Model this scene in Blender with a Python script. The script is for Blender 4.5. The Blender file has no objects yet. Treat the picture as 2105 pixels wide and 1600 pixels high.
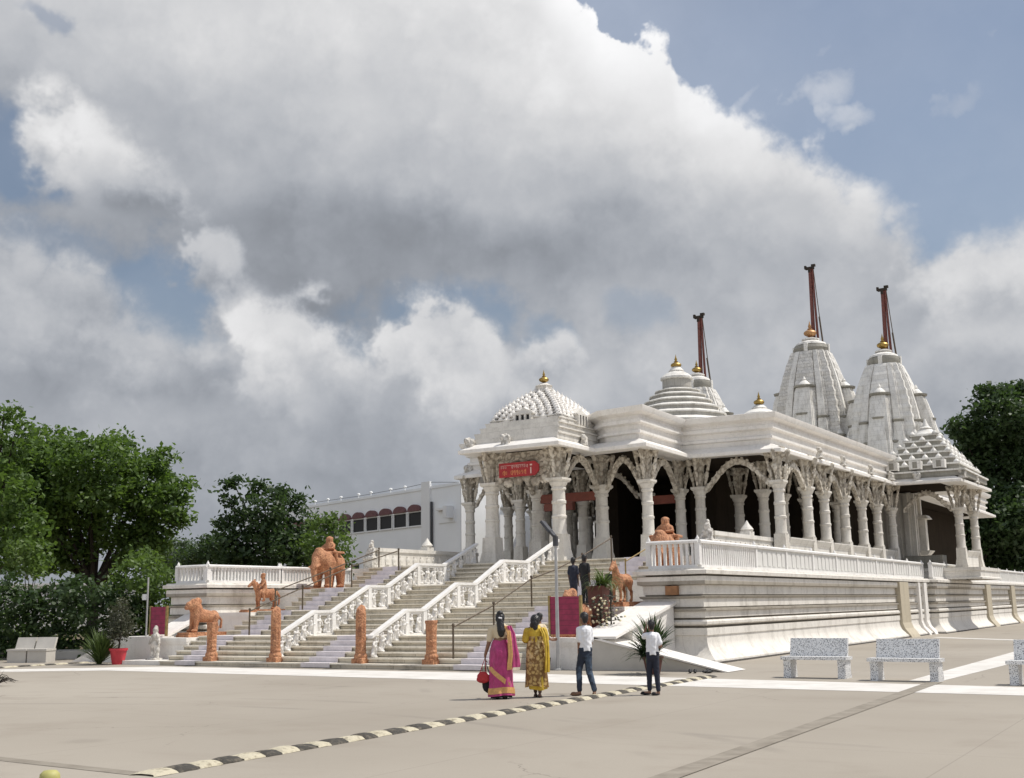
import bpy, math, random
import numpy as np
from mathutils import Vector, Matrix, Quaternion
random.seed(7)
R = math.radians
sc = bpy.context.scene
COL = sc.collection

# ------------------------------------------------------------------ camera
PITCH, ROLL, YAW, FPX = math.atan(446 / 2350.), R(0.95), R(31.42), 2350.
CX, CY, EYE = 1052.5, 800., 1.69
fw0 = Vector((-math.sin(YAW), math.cos(YAW), 0)); rt0 = Vector((math.cos(YAW), math.sin(YAW), 0)); up0 = Vector((0, 0, 1))
fw = fw0 * math.cos(PITCH) + up0 * math.sin(PITCH); up1 = up0 * math.cos(PITCH) - fw0 * math.sin(PITCH)
rt = rt0 * math.cos(ROLL) - up1 * math.sin(ROLL); up = up1 * math.cos(ROLL) + rt0 * math.sin(ROLL)
cam = bpy.data.cameras.new('camera'); camo = bpy.data.objects.new('camera', cam); COL.objects.link(camo)
m = Matrix((rt, up, -fw)).transposed().to_4x4(); m.translation = Vector((0, 0, EYE)); camo.matrix_world = m
cam.sensor_width = 36; cam.lens = FPX / 2105. * 36; cam.clip_start = .1; cam.clip_end = 4000
sc.camera = camo
sc.view_settings.view_transform = 'Standard'; sc.view_settings.look = 'None'; sc.view_settings.gamma = 1; sc.view_settings.exposure = 0
sc.cycles.max_bounces = 4; sc.cycles.transparent_max_bounces = 8
sc.cycles.use_denoising = True

def pixdir(x, y):
    return (fw + rt * ((x - CX) / FPX) - up * ((y - CY) / FPX)).normalized()

# ------------------------------------------------------------------ sun
SUN_EL, SUN_AZV = R(60), Vector((.80, .60, 0)).normalized()
sdir = (SUN_AZV * math.cos(SUN_EL) + up0 * math.sin(SUN_EL))
sun = bpy.data.lights.new('sun', 'SUN'); sun.energy = 4.0; sun.angle = R(.53); sun.color = (1.0, .955, .88)
suno = bpy.data.objects.new('sun', sun); COL.objects.link(suno)
suno.rotation_euler = sdir.to_track_quat('Z', 'Y').to_euler(); suno.location = (0, 0, 60)

# ------------------------------------------------------------------ node helpers
class NT:
    def __init__(s, tree): s.t = tree; s.n = tree.nodes; s.l = tree.links
    def new(s, typ, **kw):
        n = s.n.new(typ)
        for k, v in kw.items(): setattr(n, k, v)
        return n
    def put(s, sock, v):
        if hasattr(v, 'is_linked') or isinstance(v, bpy.types.NodeSocket): s.l.new(v, sock)
        else: sock.default_value = v
    def math(s, op, a, b=0., c=None, clamp=False):
        n = s.new('ShaderNodeMath', operation=op, use_clamp=clamp)
        s.put(n.inputs[0], a); s.put(n.inputs[1], b)
        if c is not None: s.put(n.inputs[2], c)
        return n.outputs[0]
    def vmath(s, op, a, b=(0, 0, 0)):
        n = s.new('ShaderNodeVectorMath', operation=op); s.put(n.inputs[0], a); s.put(n.inputs[1], b)
        return n.outputs['Value'] if op in ('LENGTH', 'DOT_PRODUCT') else n.outputs[0]
    def scale(s, a, k):
        n = s.new('ShaderNodeVectorMath', operation='SCALE'); s.put(n.inputs[0], a); s.put(n.inputs[3], k); return n.outputs[0]
    def noise(s, vec, scale, detail=3, rough=.55, out='Fac', dist=0.):
        n = s.new('ShaderNodeTexNoise'); s.put(n.inputs['Vector'], vec); n.inputs['Scale'].default_value = scale
        n.inputs['Detail'].default_value = detail; n.inputs['Roughness'].default_value = rough; n.inputs['Distortion'].default_value = dist
        return n.outputs[out]
    def smooth(s, v, a, b, lo=0., hi=1.):
        n = s.new('ShaderNodeMapRange', interpolation_type='SMOOTHSTEP'); s.put(n.inputs[0], v)
        s.put(n.inputs[1], a); s.put(n.inputs[2], b); n.inputs[3].default_value = lo; n.inputs[4].default_value = hi
        return n.outputs[0]
    def lin(s, v, a, b, lo=0., hi=1.):
        n = s.new('ShaderNodeMapRange'); s.put(n.inputs[0], v)
        for i, q in enumerate((a, b, lo, hi)): n.inputs[i + 1].default_value = q
        return n.outputs[0]
    def ramp(s, v, stops, interp='LINEAR'):
        n = s.new('ShaderNodeValToRGB'); n.color_ramp.interpolation = interp; e = n.color_ramp.elements
        while len(e) < len(stops): e.new(.5)
        for i, (p, c) in enumerate(stops):
            e[i].position = p; e[i].color = tuple(c) + (1,) if len(c) == 3 else c
        s.put(n.inputs[0], v); return n.outputs[0]
    def mix(s, f, a, b, typ='MIX'):
        n = s.new('ShaderNodeMix', data_type='RGBA', blend_type=typ); s.put(n.inputs[0], f); s.put(n.inputs[6], a); s.put(n.inputs[7], b)
        return n.outputs[2]
    def fmix(s, f, a, b):
        n = s.new('ShaderNodeMix', data_type='FLOAT'); s.put(n.inputs[0], f); s.put(n.inputs[2], a); s.put(n.inputs[3], b)
        return n.outputs[0]
    def sep(s, v):
        n = s.new('ShaderNodeSeparateXYZ'); s.put(n.inputs[0], v); return n.outputs
    def comb(s, x, y, z):
        n = s.new('ShaderNodeCombineXYZ'); s.put(n.inputs[0], x); s.put(n.inputs[1], y); s.put(n.inputs[2], z); return n.outputs[0]

def lin1(c): c /= 255.; return c / 12.92 if c <= .04045 else ((c + .055) / 1.055) ** 2.4
def rgb(r, g, b): return (lin1(r), lin1(g), lin1(b))
def c4(c): return tuple(c) + (1,) if len(c) == 3 else c

# ------------------------------------------------------------------ sky (world)
def build_world():
    w = bpy.data.worlds.new('World'); sc.world = w; w.use_nodes = True
    t = NT(w.node_tree); t.n.clear()
    out = t.new('ShaderNodeOutputWorld')
    sky = t.new('ShaderNodeTexSky', sky_type='NISHITA'); sky.sun_disc = False
    sky.sun_elevation = SUN_EL; sky.sun_rotation = math.atan2(sdir.x, sdir.y)
    sky.air_density = 1.2; sky.dust_density = 2.2; sky.ozone_density = 2.2
    bgs = t.new('ShaderNodeBackground'); t.l.new(sky.outputs[0], bgs.inputs[0]); bgs.inputs[1].default_value = .093
    bgc = t.new('ShaderNodeBackground'); bgc.inputs[1].default_value = 1.0
    tc = t.new('ShaderNodeTexCoord'); D = tc.outputs['Generated']
    x, y, z = t.sep(D)
    # azimuth measured from a fixed compass heading, elevation above the horizon (degrees)
    cyw, syw = math.cos(YAW), math.sin(YAW)
    xr = t.math('ADD', t.math('MULTIPLY', x, cyw), t.math('MULTIPLY', y, syw))
    yr = t.math('SUBTRACT', t.math('MULTIPLY', y, cyw), t.math('MULTIPLY', x, syw))
    az = t.math('MULTIPLY', t.math('ARCTAN2', xr, yr), 180 / math.pi)
    el = t.math('MULTIPLY', t.math('ARCSINE', z), 180 / math.pi)
    def azel(px, py):
        d = pixdir(px, py); a = d.dot(rt0); b = d.dot(fw0)
        return math.degrees(math.atan2(a, b)), math.degrees(math.asin(d.z))
    # cauliflower noise: fractal smooth cells plus ordinary fractal noise
    def cells(sc_, det, seed):
        n = t.new('ShaderNodeTexVoronoi', feature='F1'); n.normalize = True
        v = t.vmath('ADD', t.vmath('MULTIPLY', D, (1, 1, 1.15)), (seed, seed * .7, seed * 1.3))
        wv = t.vmath('ADD', v, t.scale(W2, .9 / sc_))
        t.put(n.inputs['Vector'], wv); n.inputs['Scale'].default_value = sc_; n.inputs['Detail'].default_value = det
        n.inputs['Roughness'].default_value = .6
        return t.math('MULTIPLY', t.math('SUBTRACT', .30, n.outputs['Distance']), 2.)
    # broad light and dark of the cloud deck
    W1 = t.vmath('SUBTRACT', t.noise(D, 5, 2, .55, 'Color'), (.5, .5, .5)); wx, wy, wz = t.sep(W1)
    W2 = t.vmath('SUBTRACT', t.noise(D, 17, 4, .6, 'Color'), (.5, .5, .5)); vx, vy, vz = t.sep(W2)
    b1 = cells(11, 2, 3.1)
    fine = t.math('SUBTRACT', t.noise(D, 34, 4, .62), .5)
    fb = t.math('ADD', wz, t.math('MULTIPLY', vz, .5))
    bil = t.math('ADD', t.math('MULTIPLY', b1, 1.0), t.math('MULTIPLY', fine, .8))
    azb = t.math('ADD', az, t.math('ADD', t.math('MULTIPLY', wx, 5.), t.math('MULTIPLY', vx, 4.)))
    elb = t.math('ADD', el, t.math('ADD', t.math('MULTIPLY', wy, 4.), t.math('MULTIPLY', vy, 3.2)))
    azw = t.math('ADD', az, t.math('ADD', t.math('MULTIPLY', wx, 9), t.math('MULTIPLY', vx, 4.5)))
    elw = t.math('ADD', el, t.math('ADD', t.math('MULTIPLY', wy, 6.5), t.math('MULTIPLY', vy, 3.5)))
    cols = (0, 260, 520, 780, 1050, 1310, 1570, 1840, 2105)
    rows = (-20, 110, 240, 370, 500, 630, 760, 890, 1040)
    G = [(200, 205, 218, 218, 222, 238, 225, 215, 205),
         (194, 206, 212, 216, 216, 242, 236, 215, 205),
         (180, 184, 192, 204, 206, 224, 238, 215, 200),
         (172, 178, 180, 188, 184, 202, 232, 218, 202),
         (166, 160, 150, 148, 157, 172, 202, 212, 206),
         (186, 178, 166, 150, 168, 182, 182, 192, 207),
         (182, 186, 188, 180, 186, 194, 182, 190, 202),
         (172, 178, 180, 168, 168, 180, 180, 178, 178),
         (166, 168, 164, 162, 166, 172, 172, 168, 164)]
    av = t.math('DIVIDE', t.math('ADD', azw, 26.), 52., clamp=True)
    acc = None
    els = [azel(1052, yy)[1] for yy in rows]
    for i, (yy, g) in enumerate(zip(rows, G)):
        st = [((azel(xx, 500)[0] + 26) / 52, (q / 255.,) * 3) for xx, q in zip(cols, g)]
        r = t.ramp(av, st, 'B_SPLINE')
        e = els[i]
        hi = els[i - 1] if i else None; lo = els[i + 1] if i < 8 else None
        wgt = None
        if hi is not None: wgt = t.smooth(elw, e, hi, 1, 0)
        if lo is not None:
            k = t.smooth(elw, lo, e, 0, 1); wgt = k if wgt is None else t.math('MULTIPLY', wgt, k)
        term = t.math('MULTIPLY', r, wgt); acc = term if acc is None else t.math('ADD', acc, term)
    B = t.math('ADD', acc, t.math('MULTIPLY', fb, .13))
    B = t.math('ADD', B, t.math('MULTIPLY', bil, t.smooth(el, 4., 26., .12, .085)))
    mask = 1.0
    # openings of blue sky: (px, py, rx, ry, strength)
    def blob(px, py, rx, ry, edge, amp, hardness=.12, rot=0.):
        a, e = azel(px, py); ra = rx / FPX * 180 / math.pi; re = ry / FPX * 180 / math.pi
        da = t.math('SUBTRACT', azb, a); de = t.math('SUBTRACT', elb, e)
        if rot:
            c, s_ = math.cos(rot), math.sin(rot)
            da, de = t.math('ADD', t.math('MULTIPLY', da, c), t.math('MULTIPLY', de, s_)), t.math('SUBTRACT', t.math('MULTIPLY', de, c), t.math('MULTIPLY', da, s_))
        q = t.comb(t.math('DIVIDE', da, ra), t.math('DIVIDE', de, re), 0.)
        d = t.math('ADD', t.math('SUBTRACT', 1., t.vmath('LENGTH', q)), t.math('MULTIPLY', bil, amp))
        return t.smooth(d, edge - hardness, edge + hardness), d
    hole = None
    for h in [(15, 330, 120, 130, .9), (330, 620, 130, 130, .85), (150, 505, 150, 60, .5), (900, 655, 210, 75, .75), (1090, 700, 60, 60, .6), (70, -8, 75, 26, .5), (1290, 640, 90, 60, .35), (720, 700, 100, 60, .5)]:
        k, _ = blob(h[0], h[1], h[2], h[3], .25, -.9, .35); k = t.math('MULTIPLY', k, h[4])
        hole = k if hole is None else t.math('MAXIMUM', hole, k)
    # the big cloud's sunlit rim towards the open sky on the right
    edge = [(1020, -420), (1120, -120), (1190, -5), (1235, 55), (1290, 72), (1375, 80), (1395, 150), (1440, 205), (1500, 245), (1580, 285), (1640, 318), (1700, 350), (1770, 400), (1850, 455), (1930, 530), (2000, 560), (2105, 500), (2300, 380)]
    pts = [azel(*p) for p in edge]
    stp = [((a + 2) / 34, (e / 60.,) * 3) for a, e in pts]
    stp = [(min(max(p, 0), 1), c) for p, c in stp]
    er = t.math('MULTIPLY', t.ramp(t.math('DIVIDE', t.math('ADD', az, 2.), 34., clamp=True), stp), 60.)
    dd = t.math('ADD', t.math('SUBTRACT', er, el), t.math('MULTIPLY', bil, 3.4))   # degrees inside the cloud
    soft = t.lin(az, 6., 24., .18, 1.6)
    openm = t.smooth(dd, t.math('MULTIPLY', soft, -1.), soft, 1, 0)
    rim = t.math('MULTIPLY', t.smooth(dd, 4.5, .2), t.lin(az, 0., 18., .09, .0))
    B = t.math('ADD', B, rim)
    # thin torn wisps in the open part
    wis = None
    for h in [(1690, 185, 95, 55, .5, .5), (1720, 245, 90, 35, .5, -.4), (1555, 205, 80, 30, .35, .45), (1950, 220, 90, 45, .32, .4), (1690, 95, 40, 25, .25, 0.), (2095, 25, 50, 50, .7, 0.), (2000, 100, 30, 18, .25, 0.), (1960, 2, 60, 14, .4, 0.)]:
        k, _ = blob(h[0], h[1], h[2], h[3], .45, 1.3, .6, h[5]); k = t.math('MULTIPLY', k, h[4])
        wis = k if wis is None else t.math('MAXIMUM', wis, k)
    haze = t.math('ADD', t.math('MULTIPLY', wx, .25), .20)
    openc = t.math('MULTIPLY', openm, t.math('SUBTRACT', 1., t.math('MAXIMUM', wis, haze)))
    clear = t.math('MAXIMUM', openc, t.math('MULTIPLY', hole, .8))
    B = t.math('ADD', B, t.math('MULTIPLY', t.math('MULTIPLY', openm, wis), .02))
    # separate brighter cumulus heads in front
    tint = 0.
    for (px, py, rx, ry, lum, amp, rot, hd) in [(175, 330, 225, 110, 216, 1.0, -.55, .30), (105, 275, 90, 85, 218, .9, 0, .2), (300, 405, 120, 50, 186, 1., -.4, .5), (130, 630, 200, 150, 190, .9, 0, .22), (40, 720, 200, 160, 184, .8, 0, .4), (330, 750, 180, 105, 186, .9, -.2, .4),
                                                (440, 550, 66, 66, 186, 1.1, 0, .25), (510, 645, 100, 70, 186, 1., -.3, .4), (610, 730, 170, 130, 212, .9, -.5, .20), (895, 722, 135, 140, 208, .8, 0, .16), (970, 800, 130, 100, 200, .8, -.5, .4), (1090, 740, 60, 60, 205, 1., 0, .3), (2010, 600, 210, 95, 208, .9, .25, .35)]:
        k, d = blob(px, py, rx, ry, .15, amp * .75, hd, rot)
        a, e = azel(px, py)
        # heads are brighter on the crown, fading into grey towards their bases
        lit = t.smooth(t.math('SUBTRACT', t.math('ADD', el, t.math('MULTIPLY', bil, 2.6)), e), -ry / FPX * 60, ry / FPX * 30, -.13, .03)
        val = t.math('ADD', t.math('ADD', lum / 255., lit), t.math('MULTIPLY', bil, .10))
        fade = t.smooth(t.math('SUBTRACT', el, e), -ry / FPX * 75, -ry / FPX * 15)
        k = t.math('MULTIPLY', k, fade)
        B = t.fmix(k, B, val); clear = t.math('MULTIPLY', clear, t.math('SUBTRACT', 1., k))
    B = t.math('MULTIPLY', B, 1.0, clamp=True)
    lum = t.math('MULTIPLY', t.math('POWER', B, 2.25), t.math('ADD', t.smooth(t.math('ABSOLUTE', az), 40., 120., 1., 1.5), t.smooth(el, 36., 60., 0., .25)))  # extra brightness added to unseen sky behind and overhead, filling shaded fronts
    warm = t.smooth(B, .58, .9)
    colr = t.mix(warm, (.925, .988, 1.10, 1), (1.0, 1.0, 1.01, 1))
    cc = t.vmath('MULTIPLY', colr, t.comb(lum, lum, lum))
    t.l.new(cc, bgc.inputs[0])
    ms = t.new('ShaderNodeMixShader'); t.put(ms.inputs[0], clear); t.l.new(bgc.outputs[0], ms.inputs[1]); t.l.new(bgs.outputs[0], ms.inputs[2])
    t.l.new(ms.outputs[0], out.inputs[0])
    w.cycles.sampling_method = 'MANUAL'; w.cycles.sample_map_resolution = 512
build_world()

# ------------------------------------------------------------------ materials
MATS = {}
def mat(name, fn):
    mt = bpy.data.materials.new(name); mt.use_nodes = True; t = NT(mt.node_tree)
    p = t.n['Principled BSDF']; fn(t, p); MATS[name] = mt; return mt
def pos(t): return t.new('ShaderNodeNewGeometry').outputs['Position']
def bump(t, p, h, strength=.3, dist=.02):
    b = t.new('ShaderNodeBump'); b.inputs['Strength'].default_value = strength; b.inputs['Distance'].default_value = dist
    t.put(b.inputs['Height'], h); t.l.new(b.outputs[0], p.inputs['Normal'])
def plain(name, col, rough=.7, var=.12, nscale=6., metal=0., bmp=0.):
    def f(t, p):
        n = t.noise(pos(t), nscale, 4, .6)
        c = t.mix(t.lin(n, .3, .7, 0, 1), c4([q * (1 - var) for q in col]), c4([min(1, q * (1 + var)) for q in col]))
        t.put(p.inputs['Base Color'], c); p.inputs['Roughness'].default_value = rough; p.inputs['Metallic'].default_value = metal
        if bmp: bump(t, p, t.noise(pos(t), nscale * 6, 4), bmp, .02)
    return mat(name, f)

def marble(name, base, dirt, amount=.5, joints=0., block=(1.4, .45), carved=0., carve_scale=9., rough=.62):
    """old white stone: grey run-off streaks, blotches, dark joints between blocks"""
    def f(t, p):
        P = pos(t); x, y, z = t.sep(P)
        str_ = t.noise(t.vmath('MULTIPLY', P, (1.0, 1.0, .16)), 2.6, 5, .62)
        blot = t.noise(P, 1.1, 5, .6)
        fine = t.noise(P, 14, 4, .65)
        d = t.math('ADD', t.math('MULTIPLY', str_, .55), t.math('ADD', t.math('MULTIPLY', blot, .3), t.math('MULTIPLY', fine, .25)))
        d = t.smooth(d, .50, .76, 0, amount)
        c = t.mix(t.noise(P, .7, 3), c4([q * .9 for q in base]), c4([min(1., q * 1.06) for q in base]))
        vein = t.math('ABSOLUTE', t.math('SUBTRACT', t.noise(P, 1.7, 5, .6, dist=1.2), .5))
        c = t.mix(t.smooth(vein, .035, .0, 0, .22), c, c4([q * .62 for q in base]))
        if carved:
            v = t.new('ShaderNodeTexVoronoi', feature='F1'); t.put(v.inputs['Vector'], P); v.inputs['Scale'].default_value = carve_scale
            pit = t.smooth(v.outputs['Distance'], .38, .75, 0, carved)
            d = t.math('MAXIMUM', d, pit)
        c = t.mix(d, c, c4(dirt))
        h = t.math('MULTIPLY', fine, .4)
        if carved: h = t.math('SUBTRACT', h, t.math('MULTIPLY', v.outputs['Distance'], 1.6 * carved))
        if joints:
            br = t.new('ShaderNodeTexBrick'); t.put(br.inputs['Vector'], t.comb(t.math('ADD', x, y), z, 0.))
            br.inputs['Scale'].default_value = 1.; br.inputs['Brick Width'].default_value = block[0]; br.inputs['Row Height'].default_value = block[1]
            br.inputs['Mortar Size'].default_value = .008; br.inputs['Color1'].default_value = (1, 1, 1, 1); br.inputs['Color2'].default_value = (.86, .86, .85, 1); br.inputs['Mortar'].default_value = (.35, .33, .3, 1)
            c = t.mix(joints, c, br.outputs['Color'], 'MULTIPLY')
        t.put(p.inputs['Base Color'], c); p.inputs['Roughness'].default_value = rough
        bump(t, p, h, .55 if carved else .3, .05 if carved else .015)
    return mat(name, f)

marble('white_stone', (.75, .72, .665), (.30, .275, .23), .55, .35, (1.6, .5))
marble('smooth_stone', (.82, .79, .745), (.44, .40, .34), .38)
marble('carved_stone', (.68, .65, .595), (.22, .195, .155), .6, carved=.6, carve_scale=10)
marble('carved_cream', (.68, .63, .54), (.17, .135, .095), .85, carved=.7, carve_scale=7)
marble('column_stone', (.70, .665, .60), (.29, .25, .195), .62)
marble('spire_stone', (.78, .755, .71), (.24, .225, .195), .6, .95, (.5, .24), carved=.28, carve_scale=9)
marble('spire_rib', (.82, .80, .755), (.28, .26, .22), .7, .45, (.42, .30))
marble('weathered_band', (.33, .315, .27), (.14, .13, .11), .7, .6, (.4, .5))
marble('plinth_stone', (.76, .725, .665), (.31, .28, .235), .60, .35, (2.1, 4.0), carved=0)
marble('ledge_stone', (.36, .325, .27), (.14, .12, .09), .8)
marble('rail_white', (.78, .765, .74), (.42, .39, .34), .35)
marble('figure_white', (.74, .72, .69), (.38, .35, .31), .45)
marble('step_stone', (.66, .60, .49), (.25, .21, .145), .7, .9, (.95, .161))
marble('tread_stone', (.72, .67, .57), (.30, .26, .19), .6)
marble('tan_stone', (.50, .44, .33), (.25, .215, .15), .4)
marble('inner_shade_stone', (.045, .036, .028), (.02, .017, .014), .5)  # near-black colour paints the hall's interior shade onto its walls and ceiling
MATS['inner_shade_stone'].node_tree.nodes['Principled BSDF'].inputs['Specular IOR Level'].default_value = 0.
plain('panel_white', (.66, .65, .62), .6, .06, 2.)
plain('beam_red', (.20, .055, .035), .6, .2, 3.)
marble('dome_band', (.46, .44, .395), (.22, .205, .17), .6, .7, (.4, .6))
plain('brown_patch', (.30, .15, .07), .8, .2, 8.)
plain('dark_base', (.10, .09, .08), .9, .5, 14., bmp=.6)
plain('runner', (.63, .59, .60), .8, .16, 3.)
plain('gold', (.36, .24, .07), .42, .35, 9., metal=.75)
plain('copper', (.45, .25, .11), .5, .25, 9., metal=.35)
plain('flagpole_red', (.16, .05, .038), .6, .3, 5.)
plain('iron', (.10, .075, .05), .6, .4, 12., metal=.3)
plain('brass', (.30, .22, .09), .5, .3, 12., metal=.4)
plain('steel_pole', (.40, .40, .395), .5, .12, 5., metal=.3)
plain('black', (.012, .012, .013), .6, .2)
plain('sign_red', (.36, .018, .022), .5, .2, 4.)
plain('sign_white', (.72, .55, .5), .5, .05)
plain('sign_yellow', (.75, .32, .14), .5, .05)
plain('lamp_grey', (.05, .05, .055), .5, .2)
plain('bg_wall', (.86, .875, .88), .8, .04, .5)
plain('bg_white', (.80, .80, .79), .8, .03, .5)
plain('window_dark', (.008, .008, .009), .6, .1)
plain('awning', (.16, .075, .075), .8, .15)
plain('pot_red', (.50, .035, .05), .5, .12)
plain('pot_maroon', (.16, .03, .03), .6, .3)
plain('planter_brown', (.12, .045, .035), .7, .3)
plain('skin', (.22, .115, .07), .55, .08)
plain('skin_dark', (.085, .045, .032), .55, .08)
plain('hair', (.008, .007, .007), .45, .1)
plain('cloth_white', (.78, .79, .82), .85, .04)
plain('cloth_cream', (.62, .52, .36), .85, .08)
plain('cloth_black', (.012, .012, .014), .85, .1)
plain('cloth_navy', (.016, .02, .036), .85, .15)
plain('gold_border', (.60, .33, .12), .55, .2, 30.)
plain('cloth_red', (.42, .025, .03), .7, .15)
plain('leather', (.16, .085, .045), .6, .15)
plain('bark', (.035, .027, .02), .9, .3, 6., bmp=.5)
plain('soil', (.13, .10, .06), .95, .3, 2.)
plain('white_paint', (.78, .77, .74), .7, .05)
plain('concrete_wall', (.50, .475, .43), .8, .1, 1.5)
plain('flower', (.75, .68, .45), .8, .1)
plain('bollard_green', (.42, .40, .14), .6, .15)

def f_terra(t, p):
    P = pos(t); n = t.noise(P, 5, 5, .6); n2 = t.noise(P, 26, 4, .6)
    c = t.mix(t.lin(n, .3, .7), (.40, .165, .078, 1), (.62, .32, .17, 1))
    c = t.mix(t.smooth(n2, .56, .72, 0, .55), c, (.20, .075, .035, 1))
    x, y, z = t.sep(P); cr = t.smooth(t.noise(t.vmath('MULTIPLY', P, (1, 1, .3)), 7, 5, .65), .52, .68, 0, .6); c = t.mix(cr, c, (.17, .075, .045, 1))
    v = t.new('ShaderNodeTexVoronoi'); t.put(v.inputs['Vector'], P); v.inputs['Scale'].default_value = 22
    c = t.mix(t.smooth(v.outputs['Distance'], .45, .8, 0, .45), c, (.16, .06, .03, 1))
    t.put(p.inputs['Base Color'], c); p.inputs['Roughness'].default_value = .8; bump(t, p, t.math('SUBTRACT', n2, t.math('MULTIPLY', v.outputs['Distance'], .8)), .8, .03)
mat('terracotta', f_terra)
def f_pink(t, p):
    P = pos(t); n = t.noise(t.vmath('MULTIPLY', P, (1, 1, .6)), 14, 5, .6)
    c = t.mix(t.lin(n, .3, .7), (.30, .016, .10, 1), (.52, .04, .20, 1)); t.put(p.inputs['Base Color'], c)
    p.inputs['Roughness'].default_value = .45; p.inputs['Sheen Weight'].default_value = .3; bump(t, p, t.noise(t.vmath('MULTIPLY', P, (1, 1, .35)), 22, 3), .5, .03)
mat('saree_pink', f_pink)
def f_yellow(t, p):
    P = pos(t); n = t.noise(P, 9, 4, .6); c = t.mix(t.lin(n, .3, .7), (.42, .27, .02, 1), (.66, .46, .05, 1)); t.put(p.inputs['Base Color'], c)
    p.inputs['Roughness'].default_value = .7; bump(t, p, t.noise(t.vmath('MULTIPLY', P, (1, 1, .35)), 18, 3), .5, .03)
mat('cloth_yellow', f_yellow)
def f_floral(t, p):
    P = pos(t); v = t.new('ShaderNodeTexVoronoi'); t.put(v.inputs['Vector'], t.vmath('ADD', P, t.scale(t.noise(P, 9, 3, .6, 'Color'), .12))); v.inputs['Scale'].default_value = 13
    z = t.sep(P)[2]; up_ = t.smooth(z, .45, .95)
    c = t.mix(t.smooth(v.outputs['Distance'], .30, .55), (.52, .36, .13, 1), (.20, .105, .03, 1))
    c = t.mix(t.math('MULTIPLY', up_, t.smooth(t.noise(P, 10, 3), .48, .6)), c, (.72, .55, .28, 1)); t.put(p.inputs['Base Color'], c); p.inputs['Roughness'].default_value = .7
    bump(t, p, t.noise(t.vmath('MULTIPLY', P, (1, 1, .3)), 16, 3), .5, .03)
mat('cloth_floral', f_floral)
def f_jeans(t, p):
    P = pos(t); n = t.noise(P, 4.5, 4, .6)
    c = t.mix(t.smooth(n, .45, .72), (.018, .026, .045, 1), (.10, .15, .22, 1)); t.put(p.inputs['Base Color'], c); p.inputs['Roughness'].default_value = .85
    bump(t, p, t.noise(t.vmath('MULTIPLY', P, (1, 1, 2.)), 20, 3), .5, .02)
mat('jeans', f_jeans)
def f_maroon(t, p):
    P = pos(t); x, y, z = t.sep(P); f = t.math('FRACT', t.math('MULTIPLY', z, 7.))
    n = t.noise(P, 5, 4, .6); c = t.mix(t.lin(n, .3, .7), (.20, .014, .05, 1), (.36, .025, .085, 1))
    c = t.mix(t.smooth(f, .10, .03), c, (.10, .01, .03, 1)); t.put(p.inputs['Base Color'], c); p.inputs['Roughness'].default_value = .5; bump(t, p, t.smooth(f, .12, .02), -.5, .02)
mat('panel_maroon', f_maroon)
def f_plaza(t, p):
    P = pos(t); P2 = t.vmath('MULTIPLY', P, (1, 1, 0))
    big = t.noise(P2, .10, 4, .55); mid = t.noise(P2, .55, 6, .6); fine = t.noise(P2, 9, 5, .65); grit = t.noise(P2, 70, 3, .7)
    c = t.mix(t.lin(big, .35, .65), (.268, .236, .192, 1), (.338, .303, .252, 1))
    c = t.mix(t.smooth(mid, .52, .72, 0, .42), c, (.225, .19, .15, 1))
    c = t.mix(t.smooth(t.noise(t.vmath('MULTIPLY', t.vmath('ADD', P2, (3, 9, 0)), (.25, 1.4, 1)), .7, 5, .6), .55, .75, 0, .35), c, (.24, .205, .165, 1))
    c = t.mix(t.smooth(fine, .6, .8, 0, .3), c, (.22, .19, .155, 1))
    c = t.mix(t.smooth(grit, .35, .75, .0, .18), c, (.50, .46, .40, 1))
    # casting joints on a wide grid, hairline cracks
    x, y, z = t.sep(P2)
    jx = t.math('ABSOLUTE', t.math('SUBTRACT', t.math('FRACT', t.math('DIVIDE', t.math('ADD', x, 50.15), 5.)), .5))
    jy = t.math('ABSOLUTE', t.math('SUBTRACT', t.math('FRACT', t.math('DIVIDE', t.math('ADD', y, 48.8), 5.)), .5))
    j = t.math('MINIMUM', jx, jy)
    c = t.mix(t.smooth(j, .0022, .0008, 0, .35), c, (.14, .12, .10, 1))
    v = t.new('ShaderNodeTexVoronoi', feature='DISTANCE_TO_EDGE'); t.put(v.inputs['Vector'], t.vmath('ADD', P2, t.scale(t.noise(P2, 1.2, 4, .6, 'Color'), .8))); v.inputs['Scale'].default_value = .23
    c = t.mix(t.math('MULTIPLY', t.smooth(v.outputs['Distance'], .004, .001, 0, .5), t.smooth(t.noise(P2, .3, 2), .5, .6)), c, (.13, .11, .09, 1))
    # faint tyre arcs and oil drips
    for (ox, oy, rad, w_) in ((-14.5, 2.0, 13.5, .10), (-14.5, 2.0, 15.0, .11), (-2.0, 30.0, 16.0, .10), (-24.0, 26.0, 9.5, .12)):
        dr = t.math('ABSOLUTE', t.math('SUBTRACT', t.vmath('LENGTH', t.vmath('SUBTRACT', P2, (ox, oy, 0))), rad))
        k = t.math('MULTIPLY', t.smooth(dr, w_ * 1.6, w_ * .4), t.smooth(t.noise(P2, .45, 4), .44, .66, 0, .30)); c = t.mix(k, c, (.16, .14, .12, 1))
    sp = t.new('ShaderNodeTexVoronoi'); t.put(sp.inputs['Vector'], t.vmath('ADD', P2, t.scale(t.noise(P2, 3, 3, .6, 'Color'), .25))); sp.inputs['Scale'].default_value = .55
    c = t.mix(t.math('MULTIPLY', t.smooth(sp.outputs['Distance'], .22, .06, 0, .5), t.smooth(t.sep(sp.outputs['Color'])[0], .72, .8)), c, (.15, .13, .105, 1))
    t.put(p.inputs['Base Color'], c); p.inputs['Roughness'].default_value = .85
    bump(t, p, t.math('ADD', fine, t.math('MULTIPLY', grit, .6)), .3, .01)
mat('plaza', f_plaza)
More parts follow.
